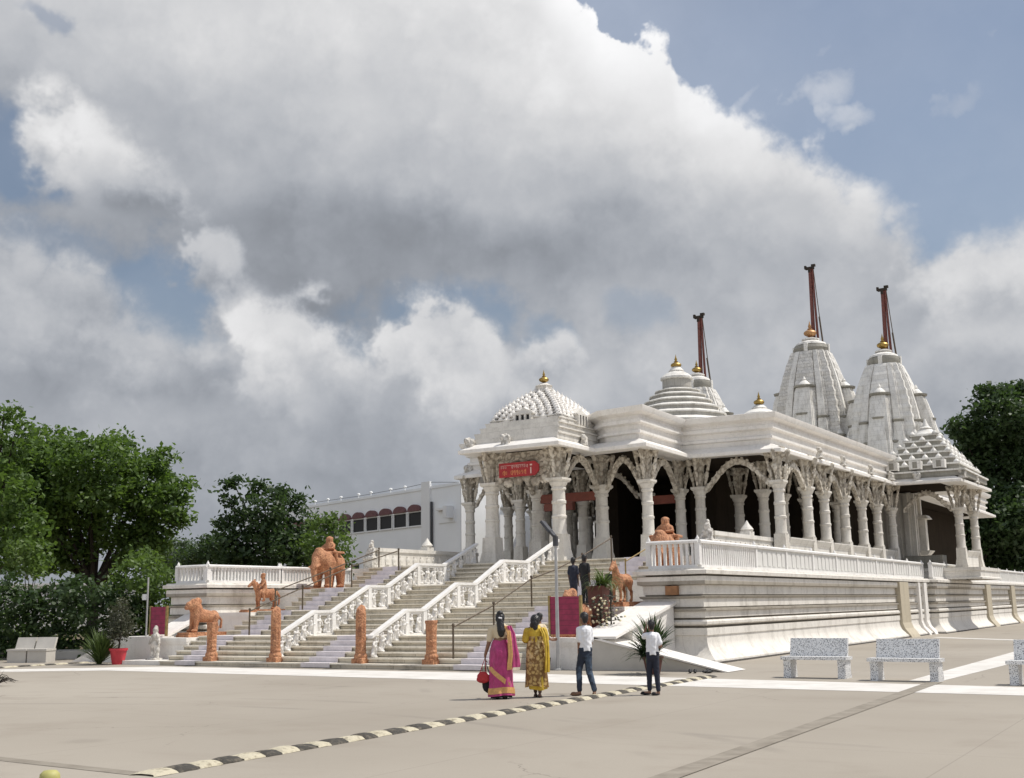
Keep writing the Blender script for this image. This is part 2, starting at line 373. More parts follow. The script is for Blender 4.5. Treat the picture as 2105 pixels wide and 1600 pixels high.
def f_strip(t, p):
    P = pos(t); n = t.noise(P, 1.4, 5, .6); n2 = t.noise(P, 8, 4, .65)
    c = t.mix(t.lin(n, .35, .65), (.56, .535, .495, 1), (.68, .66, .625, 1)); c = t.mix(t.smooth(n2, .58, .78, 0, .45), c, (.40, .365, .32, 1))
    t.put(p.inputs['Base Color'], c); p.inputs['Roughness'].default_value = .8
mat('strip_white', f_strip)
def f_tar(t, p):
    P = pos(t); n = t.noise(P, 3, 5, .6); c = t.mix(t.lin(n, .35, .65), (.20, .175, .14, 1), (.28, .25, .205, 1)); t.put(p.inputs['Base Color'], c); p.inputs['Roughness'].default_value = .9
mat('joint_fill', f_tar)
def hump_mat(name, a, b):
    def f(t, p):
        P = pos(t); n = t.noise(P, 9, 5, .65); c = t.mix(t.smooth(n, .48, .66), c4(a), c4(b)); t.put(p.inputs['Base Color'], c); p.inputs['Roughness'].default_value = .85; bump(t, p, t.noise(P, 22, 5, .7), .8, .03)
    mat(name, f)
hump_mat('hump_yellow', (.55, .50, .375), (.29, .25, .175)); hump_mat('hump_black', (.055, .05, .042), (.15, .13, .10))
def f_mosaic(t, p):
    P = pos(t); v = t.new('ShaderNodeTexVoronoi'); t.put(v.inputs['Vector'], P); v.inputs['Scale'].default_value = 42
    r = t.sep(v.outputs['Color'])[0]
    c = t.mix(t.smooth(v.outputs['Distance'], .5, .36), (.74, .74, .73, 1), t.ramp(r, [(0, (.06, .06, .065)), (.25, (.42, .43, .45)), (.5, (.30, .31, .33)), (.75, (.62, .63, .65)), (.9, (.12, .12, .13))], 'CONSTANT'))
    t.put(p.inputs['Base Color'], c); p.inputs['Roughness'].default_value = .4
mat('mosaic', f_mosaic)
def leafmat(name, dark, light, trans=.25):
    def f(t, p):
        g = t.new('ShaderNodeNewGeometry'); r = g.outputs['Random Per Island']; n = t.noise(g.outputs['Position'], .8, 3)
        c = t.mix(t.math('ADD', t.math('MULTIPLY', r, .55), t.math('MULTIPLY', t.lin(n, .3, .7), .45)), c4(dark), c4(light))
        t.put(p.inputs['Base Color'], c); p.inputs['Roughness'].default_value = .55
        tr = t.new('ShaderNodeBsdfTranslucent'); t.put(tr.inputs[0], t.mix(.5, c, c4([light[0] * 1.2, light[1] * 1.3, light[2] * .6])))
        ms = t.new('ShaderNodeMixShader'); ms.inputs[0].default_value = trans; t.l.new(p.outputs[0], ms.inputs[1]); t.l.new(tr.outputs[0], ms.inputs[2])
        t.l.new(ms.outputs[0], t.n['Material Output'].inputs[0])
    return mat(name, f)
leafmat('leaf_mid', (.048, .095, .020), (.135, .215, .046), .42); leafmat('leaf_dark', (.025, .050, .019), (.064, .108, .035), .36); leafmat('leaf_far', (.055, .085, .050), (.11, .15, .080), .35)
leafmat('leaf_light', (.055, .10, .022), (.14, .215, .05), .4); leafmat('leaf_palm', (.05, .085, .02), (.13, .19, .05)); leafmat('leaf_strap', (.012, .028, .010), (.06, .10, .035)); leafmat('leaf_olive', (.05, .055, .035), (.10, .105, .065))

# ------------------------------------------------------------------ mesh helpers
class MB:
    def __init__(s): s.v = []; s.f = []; s.mi = []; s.cur = 0
    def add(s, vs, fs, M=None):
        o = len(s.v)
        s.v += [tuple(M @ Vector(q)) for q in vs] if M is not None else [tuple(q) for q in vs]
        s.f += [tuple(i + o for i in f) for f in fs]; s.mi += [s.cur] * len(fs); return s
    def box(s, x0, x1, y0, y1, z0, z1, M=None):
        return s.add([(x0, y0, z0), (x1, y0, z0), (x1, y1, z0), (x0, y1, z0), (x0, y0, z1), (x1, y0, z1), (x1, y1, z1), (x0, y1, z1)],
                     [(0, 3, 2, 1), (4, 5, 6, 7), (0, 1, 5, 4), (1, 2, 6, 5), (2, 3, 7, 6), (3, 0, 4, 7)], M)
    def frustum(s, cx, cy, z0, z1, a0, b0, a1, b1, M=None):
        return s.add([(cx - a0, cy - b0, z0), (cx + a0, cy - b0, z0), (cx + a0, cy + b0, z0), (cx - a0, cy + b0, z0), (cx - a1, cy - b1, z1), (cx + a1, cy - b1, z1), (cx + a1, cy + b1, z1), (cx - a1, cy + b1, z1)],
                     [(0, 3, 2, 1), (4, 5, 6, 7), (0, 1, 5, 4), (1, 2, 6, 5), (2, 3, 7, 6), (3, 0, 4, 7)], M)
    def prism(s, poly, z0, z1, M=None):
        n = len(poly); vs = [(x, y, z0) for x, y in poly] + [(x, y, z1) for x, y in poly]
        return s.add(vs, [tuple(range(n - 1, -1, -1)), tuple(range(n, 2 * n))] + [(i, (i + 1) % n, n + (i + 1) % n, n + i) for i in range(n)], M)
    def extr(s, poly, axis, a, b, M=None):
        """profile polygon extruded along axis 'x' (poly = (y,z)) or 'y' (poly = (x,z))"""
        n = len(poly)
        vs = [(a, p, q) for p, q in poly] + [(b, p, q) for p, q in poly] if axis == 'x' else [(p, a, q) for p, q in poly] + [(p, b, q) for p, q in poly]
        return s.add(vs, [tuple(range(n - 1, -1, -1)), tuple(range(n, 2 * n))] + [(i, (i + 1) % n, n + (i + 1) % n, n + i) for i in range(n)], M)
    def lathe(s, prof, c=(0, 0, 0), seg=16, M=None, cap=True, ph=0., sq=None):
        vs = []; fs = []
        for r, z in prof:
            for k in range(seg):
                a = 2 * math.pi * k / seg + ph; q = sq(a) if sq else 1.
                vs.append((c[0] + r * q * math.cos(a), c[1] + r * q * math.sin(a), c[2] + z))
        for i in range(len(prof) - 1):
            for k in range(seg):
                k2 = (k + 1) % seg; fs.append((i * seg + k, i * seg + k2, (i + 1) * seg + k2, (i + 1) * seg + k))
        if cap: fs.append(tuple(range(seg - 1, -1, -1))); fs.append(tuple((len(prof) - 1) * seg + k for k in range(seg)))
        return s.add(vs, fs, M)
    def tube(s, pts, rad, seg=8, M=None):
        pts = [Vector(p) for p in pts]; rads = rad if isinstance(rad, (list, tuple)) else [rad] * len(pts)
        vs = []; fs = []; ref = None
        for i, p in enumerate(pts):
            d = (pts[min(i + 1, len(pts) - 1)] - pts[max(i - 1, 0)]).normalized()
            if ref is None: ref = Vector((0, 0, 1)) if abs(d.z) < .9 else Vector((1, 0, 0))
            a = (ref - d * ref.dot(d)).normalized(); b = d.cross(a); ref = a
            for k in range(seg):
                t = 2 * math.pi * k / seg; vs.append(p + (a * math.cos(t) + b * math.sin(t)) * rads[i])
        for i in range(len(pts) - 1):
            for k in range(seg):
                k2 = (k + 1) % seg; fs.append((i * seg + k, i * seg + k2, (i + 1) * seg + k2, (i + 1) * seg + k))
        fs.append(tuple(range(seg - 1, -1, -1))); fs.append(tuple((len(pts) - 1) * seg + k for k in range(seg)))
        return s.add(vs, fs, M)
    def sweep(s, poly, prof, bands=None):
        """poly counter-clockwise closed; prof = [(outward offset, z)]"""
        n = len(poly); nr = []
        for i in range(n):
            p0, p1, p2 = Vector(poly[i - 1]), Vector(poly[i]), Vector(poly[(i + 1) % n])
            a = (p1 - p0).normalized(); b = (p2 - p1).normalized(); na = Vector((a.y, -a.x)); nb = Vector((b.y, -b.x))
            nr.append((na + nb) / max(1e-3, 1 + na.dot(nb)))
        vs = []; fs = []
        for d, z in prof:
            for i in range(n): vs.append((poly[i][0] + nr[i].x * d, poly[i][1] + nr[i].y * d, z))
        for j in range(len(prof) - 1):
            for i in range(n):
                i2 = (i + 1) % n; fs.append((j * n + i, j * n + i2, (j + 1) * n + i2, (j + 1) * n + i))
        s.add(vs, fs)
        if bands:
            k = len(s.mi) - len(fs)
            for j in range(len(prof) - 1):
                zm = (prof[j][1] + prof[j + 1][1]) / 2
                if any(a <= zm <= b for a, b in bands):
                    for i in range(n): s.mi[k + j * n + i] = 1
        return s
    def ell(s, c, r, rot=None, nu=10, nv=7):
        vs = []; fs = []
        Q = Matrix.Identity(3) if rot is None else rot
        for j in range(1, nv):
            th = math.pi * j / nv
            for k in range(nu):
                ph = 2 * math.pi * k / nu; q = Q @ Vector((r[0] * math.sin(th) * math.cos(ph), r[1] * math.sin(th) * math.sin(ph), r[2] * math.cos(th))); vs.append(q + Vector(c))
        o = len(vs); vs.append(Q @ Vector((0, 0, r[2])) + Vector(c)); vs.append(Q @ Vector((0, 0, -r[2])) + Vector(c))
        for j in range(nv - 2):
            for k in range(nu): k2 = (k + 1) % nu; fs.append((j * nu + k, (j + 1) * nu + k, (j + 1) * nu + k2, j * nu + k2))
        for k in range(nu): k2 = (k + 1) % nu; fs.append((o, k, k2)); fs.append((o + 1, (nv - 2) * nu + k2, (nv - 2) * nu + k))
        return s.add(vs, fs)
    def mesh(s, name, mats, smooth=35):
        me = bpy.data.meshes.new(name); me.from_pydata(s.v, [], s.f)
        for q in (mats if isinstance(mats, (list, tuple)) else [mats]): me.materials.append(MATS[q])
        if len(set(s.mi)) > 1: me.polygons.foreach_set('material_index', s.mi)
        me.update()
        if smooth: me.shade_smooth(); me.set_sharp_from_angle(angle=R(smooth))
        return me
    def build(s, name, mats, parent=None, smooth=35, loc=None):
        return link(name, s.mesh(name, mats, smooth), parent, loc)

def link(name, me, parent=None, loc=None, rz=0., scale=None):
    o = bpy.data.objects.new(name, me); COL.objects.link(o)
    if parent is not None: o.parent = parent
    if loc is not None: o.location = loc
    if rz: o.rotation_euler = (0, 0, rz)
    if scale is not None: o.scale = (scale,) * 3 if not hasattr(scale, '__len__') else scale
    return o
def tag(o, label=None, cat=None, group=None, kind=None):
    if label: o['label'] = label
    if cat: o['category'] = cat
    if group: o['group'] = group
    if kind: o['kind'] = kind
    return o
def thing(name, label, cat, loc=(0, 0, 0), rz=0., group=None):
    o = bpy.data.objects.new(name, None); COL.objects.link(o); o.location = loc; o.rotation_euler = (0, 0, rz); o.empty_display_size = .3
    return tag(o, label, cat, group)
def copy_tree(o, parent=None, loc=None, rz=None):
    c = o.copy(); COL.objects.link(c)
    if parent is not None: c.parent = parent
    if loc is not None: c.location = loc
    if rz is not None: c.rotation_euler = (0, 0, rz)
    for ch in list(o.children): copy_tree(ch, c)
    return c
def inherit(root):
    pass

def organic(name, parts, mats, voxel=.02, smooth=3, post=None):
    """one continuous surface from limbs ('c', p0, p1, r0, r1), masses ('s', centre, radii[, rotation]) and blocks ('b', x0,x1,y0,y1,z0,z1)"""
    mb = MB()
    for p in parts:
        if p[0] == 's': mb.ell(p[1], p[2], p[3] if len(p) > 3 else None, 14, 10)
        elif p[0] == 'b': mb.box(*p[1:])
        else:
            a, b = Vector(p[1]), Vector(p[2]); r0, r1 = p[3], p[4]; d = (b - a); L = d.length; d = d.normalized() if L > 1e-6 else Vector((0, 0, 1))
            pts = [a - d * r0 * .99, a - d * r0 * .8, a - d * r0 * .4, a, b, b + d * r1 * .4, b + d * r1 * .8, b + d * r1 * .99]
            mb.tube(pts, [r0 * .14, r0 * .6, r0 * .92, r0, r1, r1 * .92, r1 * .6, r1 * .14], 12)
    me = bpy.data.meshes.new('tmp'); me.from_pydata(mb.v, [], mb.f); me.update()
    o = bpy.data.objects.new('tmp', me); COL.objects.link(o)
    rm = o.modifiers.new('r', 'REMESH'); rm.mode = 'VOXEL'; rm.voxel_size = voxel
    if smooth: sm = o.modifiers.new('s', 'SMOOTH'); sm.factor = .5; sm.iterations = smooth
    dg = bpy.context.evaluated_depsgraph_get()
    new = bpy.data.meshes.new_from_object(o.evaluated_get(dg), depsgraph=dg); new.name = name
    bpy.data.objects.remove(o); bpy.data.meshes.remove(me)
    new.materials.clear()
    for q in (mats if isinstance(mats, (list, tuple)) else [mats]): new.materials.append(MATS[q])
    if post:
        n = len(new.vertices); co = np.empty(n * 3); new.vertices.foreach_get('co', co); co = co.reshape(n, 3); post(co); new.vertices.foreach_set('co', co.ravel()); new.update()
    new.shade_smooth()
    return new

def hook(o, parent):
    """parent without moving: the mesh is already at its place in the world"""
    o.parent = parent; o.matrix_parent_inverse = Matrix.Translation(-Vector(parent.location)); return o
A = -22.95
# ------------------------------------------------------------------ ground
def sheet(name, poly, z, mt):
    mb = MB(); mb.add([(x, y, z) for x, y in poly], [tuple(range(len(poly)))]); o = mb.build(name, mt, smooth=0); tag(o, kind='structure'); return o
S = 1500
sheet('ground', [(-S, -S), (S, -S), (S, S), (-S, S)], 0, 'plaza')
sheet('paving_strip', [(-28.6, 23.45), (1., 22.1), (1., 23.9), (-15, 25.5), (-28.6, 25.6)], .004, 'strip_white')
sheet('paving_strip', [(-33.5, 20.9), (-28.6, 23.45), (-28.6, 25.6), (-33.5, 22.6)], .004, 'strip_white')
sheet('paving_strip', [(-5.28, 25.4), (-4.9, 34.6), (-4.7, 50), (-5.9, 50), (-5.95, 42), (-5.92, 25.5)], .004, 'strip_white')
sheet('paving_strip', [(-11.4, 54.0), (-2, 45.6), (-2, 46.5), (-11.2, 54.8)], .008, 'strip_white')
sheet('paving_joint', [(-4.80, 2.), (-4.52, 2.), (-5.18, 25.3), (-5.46, 25.3)], .008, 'joint_fill')
sheet('paving_joint', [(-40, 10.35), (-10.0, 8.62), (-10.0, 8.82), (-40, 10.75)], .004, 'joint_fill')
sheet('planting_bed', [(-120, 31), (-37.2, 31), (-36.2, 34), (-34.5, 60), (-34.5, 130), (-120, 130)], .02, 'soil')

# ------------------------------------------------------------------ temple
T = thing('temple', 'large white marble temple with carved columns, stepped domes and three spires', 'temple', (A, 45, 0))
def tp(name, mb, mt, parent=None, smooth=35):
    o = mb.build(name, mt, smooth=smooth)
    if parent is None: hook(o, T)
    else: o.parent = parent
    return o
# plinth / terrace
PL = [(-14.75, 31.5), (-12.9, 31.5), (-12.9, 61), (-12.5, 61), (-12.5, 96), (-33.2, 96), (-33.2, 30.0), (-31.4, 30.0), (-31.4, 37.2), (-14.75, 37.2)]
prof = [(.50, .0), (.49, .10), (.36, .22), (.22, .36), (.15, .50), (.13, .58), (.12, .76), (.155, .78), (.15, .98), (-.03, .995), (-.03, 1.045), (.12, 1.05), (.165, 1.09), (.17, 1.16), (.13, 1.21), (-.03, 1.225), (-.03, 1.265), (.07, 1.27), (.075, 1.45), (.15, 1.47), (.15, 1.53), (-.01, 1.545), (-.01, 1.57), (.04, 1.58), (.04, 1.82), (.10, 1.84), (.12, 1.89), (-.03, 1.905), (-.03, 1.93), (.02, 1.94), (.02, 2.20), (.15, 2.23), (.155, 2.33), (.145, 2.46), (-.05, 2.475), (-.05, 2.505), (.24, 2.52), (.25, 2.63), (.16, 2.66), (.15, 2.70), (-.6, 2.70)]
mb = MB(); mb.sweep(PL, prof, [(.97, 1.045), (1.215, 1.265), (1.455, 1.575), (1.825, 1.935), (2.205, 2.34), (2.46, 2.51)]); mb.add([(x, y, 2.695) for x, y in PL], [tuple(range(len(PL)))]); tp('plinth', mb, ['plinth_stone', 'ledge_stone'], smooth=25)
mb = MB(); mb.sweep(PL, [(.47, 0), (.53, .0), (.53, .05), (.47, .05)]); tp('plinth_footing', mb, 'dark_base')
mb = MB(); mb.box(-14.0, -13.62, 31.34, 31.50, 1.93, 2.19); tp('brown_patch', mb, 'brown_patch')
def pilaster(x0, y0, y1, mt, name='buttress'):
    mb = MB(); mb.extr([(x0 - .1, 0), (x0 + .62, 0), (x0 + .56, .12), (x0 + .34, .4), (x0 + .25, .65), (x0 + .24, 2.49), (x0 - .1, 2.49)], 'y', y0, y1); return tp(name, mb, mt, smooth=0)
pilaster(-12.9, 54.4, 56.1, 'tan_stone'); pilaster(-12.9, 58.2, 58.55, 'smooth_stone'); pilaster(-12.9, 59.4, 60.0, 'smooth_stone')
pilaster(-12.5, 74.5, 76, 'tan_stone'); pilaster(-12.5, 84, 85.5, 'tan_stone')
# raised floor of the halls
FL = [(-7.6, 37.3), (-2.4, 37.3), (2.4, 37.3), (7.55, 37.3), (7.55, 44.2), (8.55, 44.2), (8.55, 64), (12.2, 64), (12.2, 70), (8.6, 70), (8.6, 92), (-8.6, 92), (-8.6, 44.2), (-7.6, 44.2)]
FLw = [(A + x, y) for x, y in FL]
mb = MB(); mb.sweep(FLw, [(.08, 2.69), (.08, 2.78), (.0, 2.82), (.0, 3.1), (.05, 3.13), (.05, 3.3), (-.5, 3.3)]); mb.add([(x, y, 3.296) for x, y in FLw], [tuple(range(len(FLw)))]); tp('hall_floor', mb, 'white_stone', smooth=25)

# columns
def col_mesh(r):
    mb = MB()
    mb.frustum(0, 0, 3.3, 3.42, r * 1.45, r * 1.45, r * 1.45, r * 1.45); mb.frustum(0, 0, 3.42, 3.75, r * 1.38, r * 1.38, r * 1.16, r * 1.16); mb.frustum(0, 0, 3.75, 4.35, r * 1.12, r * 1.12, r * 1.04, r * 1.04)
    oct_ = [(r * 1.17, 4.35), (r * 1.14, 4.40), (r * 1.02, 4.46), (r * 1.0, 4.95), (r * 1.10, 4.98), (r * 1.10, 5.05), (r * .97, 5.08), (r * .95, 5.5), (r * 1.06, 5.53), (r * 1.06, 5.62), (r * .92, 5.66), (r * .90, 6.02), (r * 1.08, 6.06), (r * 1.08, 6.12), (r * .95, 6.16)]
    mb.lathe(oct_, seg=12, ph=math.pi / 12); return mb.mesh('column_shaft', 'column_stone', 30)
def cap_mesh(r):
    mb = MB(); mb.lathe([(r * .95, 6.14), (r * 1.08, 6.2), (r * 1.26, 6.27), (r * 1.34, 6.34)], seg=12, ph=math.pi / 12)
    mb.frustum(0, 0, 6.345, 6.42, r * 1.1, r * 1.1, r * 1.32, r * 1.32); mb.frustum(0, 0, 6.42, 6.50, r * 1.32, r * 1.32, r * 1.32, r * 1.32); return mb.mesh('capital', 'column_stone', 30)
def bracket_mesh(r):
    parts = [('b', -r * .5, r * .5, -r * .5, r * .5, 6.46, 7.72)]
    for k in range(7):
        q = r * (.5 + .72 * (k / 6.) ** 2.0); parts.append(('b', -q, q, -q, q, 6.95 + k * .125, 7.11 + k * .125))
    rnd = random.Random(4)
    for i in (0, 2, 4, 6):
        a = i * math.pi / 4; c, s_ = math.cos(a), math.sin(a); big = 1.0 if i % 2 == 0 else .82
        def P(d, z): d = r * 1.1 + (d - r * 1.2) * .72; return (c * d, s_ * d, z)
        parts += [('c', P(r * 1.2, 6.5), P(r * 1.5, 6.8), .05, .065), ('c', P(r * 1.5, 6.8), P(r * 1.9, 7.08), .075, .085), ('s', P(r * 2.15, 7.24), (.075, .075, .085)),
                  ('c', P(r * 2.25, 7.3), P(r * 2.6, 7.66), .06, .10), ('s', P(r * 1.75, 6.95), (.10, .10, .06)), ('c', P(r * .9, 7.45), P(r * 2.3, 7.62), .07, .09)]
        t = Vector((-s_, c, 0)) * .13
        parts.append(('c', tuple(Vector(P(r * 1.8, 7.05)) - t), tuple(Vector(P(r * 2.1, 7.36)) + t), .035, .03))
    return organic('bracket_figures', parts, 'carved_cream', .03, 2)
SH = {k: (col_mesh(r), cap_mesh(r), bracket_mesh(r)) for k, r in (('p', .275), ('m', .225))}
def column(xp, y, k='m', inner=False):
    o = link('column', SH[k][0]); o.parent = T; o.location = (xp, y - 45, 0)
    link('capital', SH[k][1], o); link('bracket', SH[k][2], o)
    return o
COLS_R = [(3.95, 41.2, 'm'), (3.45, 45.6, 'm'), (4.45, 45.4, 'm'), (8.05, 44.9, 'm'), (8.1, 48.4, 'm'), (8.1, 50.9, 'm'), (8.15, 53.9, 'm'), (8.15, 57.0, 'm'), (8.2, 59.7, 'm'), (8.2, 62.8, 'm'), (11.15, 65.2, 'm'), (11.4, 68.2, 'm'), (4.45, 50, 'm'), (6.2, 48.3, 'm'), (6.2, 51.0, 'm'), (6.3, 54.0, 'm'), (6.95, 57.0, 'm')]
for s_ in (1, -1):
    for y in (38.4, 42.0): column(1.52 * s_, y, 'p')
    for x, y, k in COLS_R:
        if s_ == -1 and x > 8: x -= 1.15
        if s_ == -1 and (x, y) == (3.95, 41.2): continue
        if s_ == -1 and y > 64: continue
        column(x * s_, y, k)
for x, y in ((1.6, 46.2), (-1.6, 46.2)): column(x, y, 'm')

# toranas: cusped arches between neighbouring columns
def torana(p, q, zs=6.45, za=7.55, th=.09, wavy=True, deep=.20):
    p = Vector(p); q = Vector(q); L = (q - p).length; d = (q - p) / L; n = Vector((-d.y, d.x)); N = 26
    top = []; bot = []
    for i in range(N + 1):
        u = i / N; k = 1 - abs(2 * u - 1); z = zs + (za - zs) * (math.sin(k * math.pi / 2) ** 1.15)
        lob = .05 * abs(math.sin(u * math.pi * 9)) if wavy else 0
        s0 = .30 + (L - .6) * u
        top.append((s0, z)); slope = .8 if abs(2 * u - 1) > .2 else .3
        bot.append((s0, z - deep - lob))
    mb = MB(); vs = []; fs = []
    for off in (-th, th):
        for (s0, z), (s1, z1) in zip(top, bot):
            b = p + d * s0 + n * off; vs.append((b.x, b.y, z)); vs.append((b.x, b.y, z1))
    M = 2 * (N + 1)
    for i in range(N):
        a, b, c, e = 2 * i, 2 * i + 1, 2 * i + 3, 2 * i + 2
        fs += [(a, b, c, e), (M + e, M + c, M + b, M + a), (b, M + b, M + c, c), (e, M + e, M + a, a)]
    mb.add(vs, fs)
    for i in range(1, N, 2):
        (s0, z), (s1, z1) = top[i], bot[i]; b = p + d * s0
        mb.ell((b.x, b.y, (z + z1) / 2 - .02), (.10, .10, .12), nu=6, nv=5); 
        mb.ell((b.x, b.y, z + .03), (.07, .07, .06), nu=6, nv=4)
    o = tp('torana', mb, 'carved_cream', smooth=40)
def W(x, y): return (A + x, y)
for s_ in (1, -1):
    sx = lambda x: x * s_
    torana(W(sx(1.52), 38.4), W(sx(1.52), 42.0)); 
    if s_ > 0: torana(W(1.52, 42.0), W(3.95, 41.2)); torana(W(3.95, 41.2), W(3.45, 45.6))
    m8 = 8.05 if s_ > 0 else 6.9
    torana(W(sx(4.45), 45.4), W(sx(m8), 44.9))
    ys = [44.9, 48.4, 50.9, 53.9, 57.0, 59.7, 62.8]
    if s_ > 0:
        for a, b in zip(ys, ys[1:]): torana(W(8.1, a), W(8.12, b), zs=6.5, za=7.35)
        torana(W(8.2, 64.2), W(11.15, 65.2), zs=6.5, za=7.45); torana(W(11.15, 65.2), W(11.4, 68.2), zs=6.5, za=7.4)
torana(W(-1.52, 46.2), W(1.52, 46.2))
# porch front: makara scrolls under the eave
mb = MB()
for cx_, w in ((-.95, .28), (-.32, .42), (.36, .42), (.98, .28)):
    pts = [(A + cx_ + w * math.cos(a), 38.38, 7.12 + w * .62 * math.sin(a)) for a in np.linspace(-.6, math.pi + .9, 16)]
    mb.tube(pts, .085, 8); mb.ell((A + cx_, 38.36, 7.10), (.2, .1, .14))
    mb.ell((A + cx_, 38.33, 7.2), (.07, .07, .07))
for cx_ in (-1.15, -.75, -.3, .1, .5, .9, 1.2):
    mb.ell((A + cx_, 38.4, 6.56 + .1 * math.cos(cx_ * 5)), (.22, .12, .2))
mb.box(A - 1.35, A + 1.35, 38.42, 38.5, 6.7, 7.66)
tp('torana', mb, 'carved_cream', smooth=40)
for x0_, x1_, y0_ in ((-1.3, 1.3, 41.85), (1.75, 3.3, 45.5), (-3.3, -1.75, 45.5)): mb = MB(); mb.box(A + x0_, A + x1_, y0_, y0_ + .26, 5.92, 6.28); tp('beam', mb, 'beam_red', smooth=0)

# eaves, entablature and roof
EL = [(-2.25, 37.15), (2.25, 37.15), (2.3, 40.0), (4.7, 39.6), (4.55, 44.2), (8.35, 44.45), (8.75, 61.9), (12.0, 61.9), (12.25, 69.4), (8.9, 69.6), (8.9, 92), (-8.9, 92), (-7.45, 44.45), (-2.3, 44.25)]
ELw = [W(*p) for p in EL]
mb = MB(); mb.sweep(ELw, [(-1.3, 7.70), (-.5, 7.68), (0, 7.60), (.03, 7.62), (.03, 7.75), (-.02, 7.78), (-.50, 8.02), (-.52, 7.98)])
tp('eave', mb, 'smooth_stone', smooth=25)
MAINw = [W(*p) for p in EL[2:] if p[0] < 11 and p != (8.9, 69.6)]
mb = MB(); mb.sweep(MAINw, [(-.55, 7.9), (-.54, 8.22), (-.44, 8.26), (-.44, 8.36), (-.54, 8.40), (-.54, 8.60), (-.38, 8.66), (-.38, 8.80), (-.46, 8.84), (-.46, 8.96), (-.22, 9.06), (-.16, 9.20), (-.15, 9.28), (-.30, 9.31), (-1.2, 9.31)])
tp('entablature', mb, 'smooth_stone', smooth=25)
def inset_poly(poly, d):
    m_ = MB(); m_.sweep(poly, [(d, 0)]); return [(v[0], v[1]) for v in m_.v]
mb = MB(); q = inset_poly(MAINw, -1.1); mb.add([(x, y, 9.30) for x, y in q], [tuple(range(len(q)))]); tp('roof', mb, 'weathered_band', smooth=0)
mb = MB(); q = inset_poly(ELw, -1.2); mb.add([(x, y, 7.72) for x, y in q], [tuple(range(len(q) - 1, -1, -1))]); tp('ceiling', mb, 'inner_shade_stone', smooth=0)
# lions / shells seated on the eave
def eave_ornament():
    parts = [('s', (0, 0, .16), (.22, .16, .18)), ('s', (-.12, -.05, .38), (.13, .12, .15)), ('s', (.12, 0, .30), (.14, .12, .2)), ('b', -.26, .26, -.16, .16, 0, .07), ('s', (-.02, .05, .46), (.10, .09, .1))]
    return organic('eave_ornament', parts, 'carved_stone', .03, 2)
EO = eave_ornament()
def onp(xp, y, z, rz=0., sc_=1., nm='eave_ornament', me=None):
    o = link(nm, me or EO); o.parent = T; o.location = (xp, y - 45, z); o.rotation_euler = (0, 0, rz); o.scale = (sc_,) * 3; return o
for xp, y, rz, s_ in [(-.25, 37.42, 0, .9), (-1.95, 37.45, .5, .9), (2.1, 39.5, 1.57, .9), (-6.95, 44.85, .6, .9), (8.45, 49.5, 1.57, .95), (8.5, 53.0, 1.57, .9), (8.6, 57.5, 1.57, .9), (8.7, 61.2, 1.2, .9), (9.8, 62.1, 0, .9), (12.05, 66, 1.57, 1.1), (12.0, 62.4, .8, 1.0)]:
    onp(xp, y, 7.80, rz, s_)

# kalash finials
def kalash_mesh(name, mt):
    mb = MB(); mb.lathe([(.34, 0), (.36, .04), (.24, .1), (.16, .16), (.30, .22), (.50, .34), (.56, .48), (.52, .60), (.34, .72), (.14, .80), (.22, .84), (.22, .88), (.10, .92), (.13, 1.02), (.15, 1.1), (.09, 1.25), (.03, 1.5), (.01, 1.62)], seg=20); return mb.mesh(name, mt, 40)
KG, KC = kalash_mesh('kalash', 'gold'), kalash_mesh('kalash_copper', 'copper')
def kalash(xp, y, z, h, parent=None, me=None):
    o = link('kalash', me or KG); o.parent = T; o.location = (xp, y - 45, z); o.scale = (h / 1.62,) * 3
    return o
# small bell roof-finials
mb = MB(); mb.frustum(0, 0, -.06, .02, .6, .6, .6, .6); mb.lathe([(.55, .02), (.58, .1), (.50, .3), (.32, .52), (.16, .64), (.20, .68), (.20, .74), (.08, .8), (.06, .95), (.02, 1.15)], seg=8, ph=.39); BELL = mb.mesh('bell_finial', 'spire_rib', 40)
def bells_into(mb_, cx_, cy_, hx, hy, z, size, n):
    b = [(v.co.x, v.co.y, v.co.z) for v in BELL.vertices]; f = [tuple(p.vertices) for p in BELL.polygons]
    for i in range(n):
        u = -1 + 2 * i / (n - 1) if n > 1 else 0
        for (x, y) in ((u * hx, -hy), (u * hx, hy), (-hx, u * hy), (hx, u * hy)):
            if abs(u) == 1 and abs(x) == hx and abs(y) == hy and (x, y) in ((-hx, hy), (hx, -hy)) and False: continue
            mb_.add(b, f, Matrix.Translation((cx_ + x, cy_ + y, z)) @ Matrix.Rotation(random.uniform(-.05, .05), 4, 'Z') @ Matrix.Scale(size, 4))
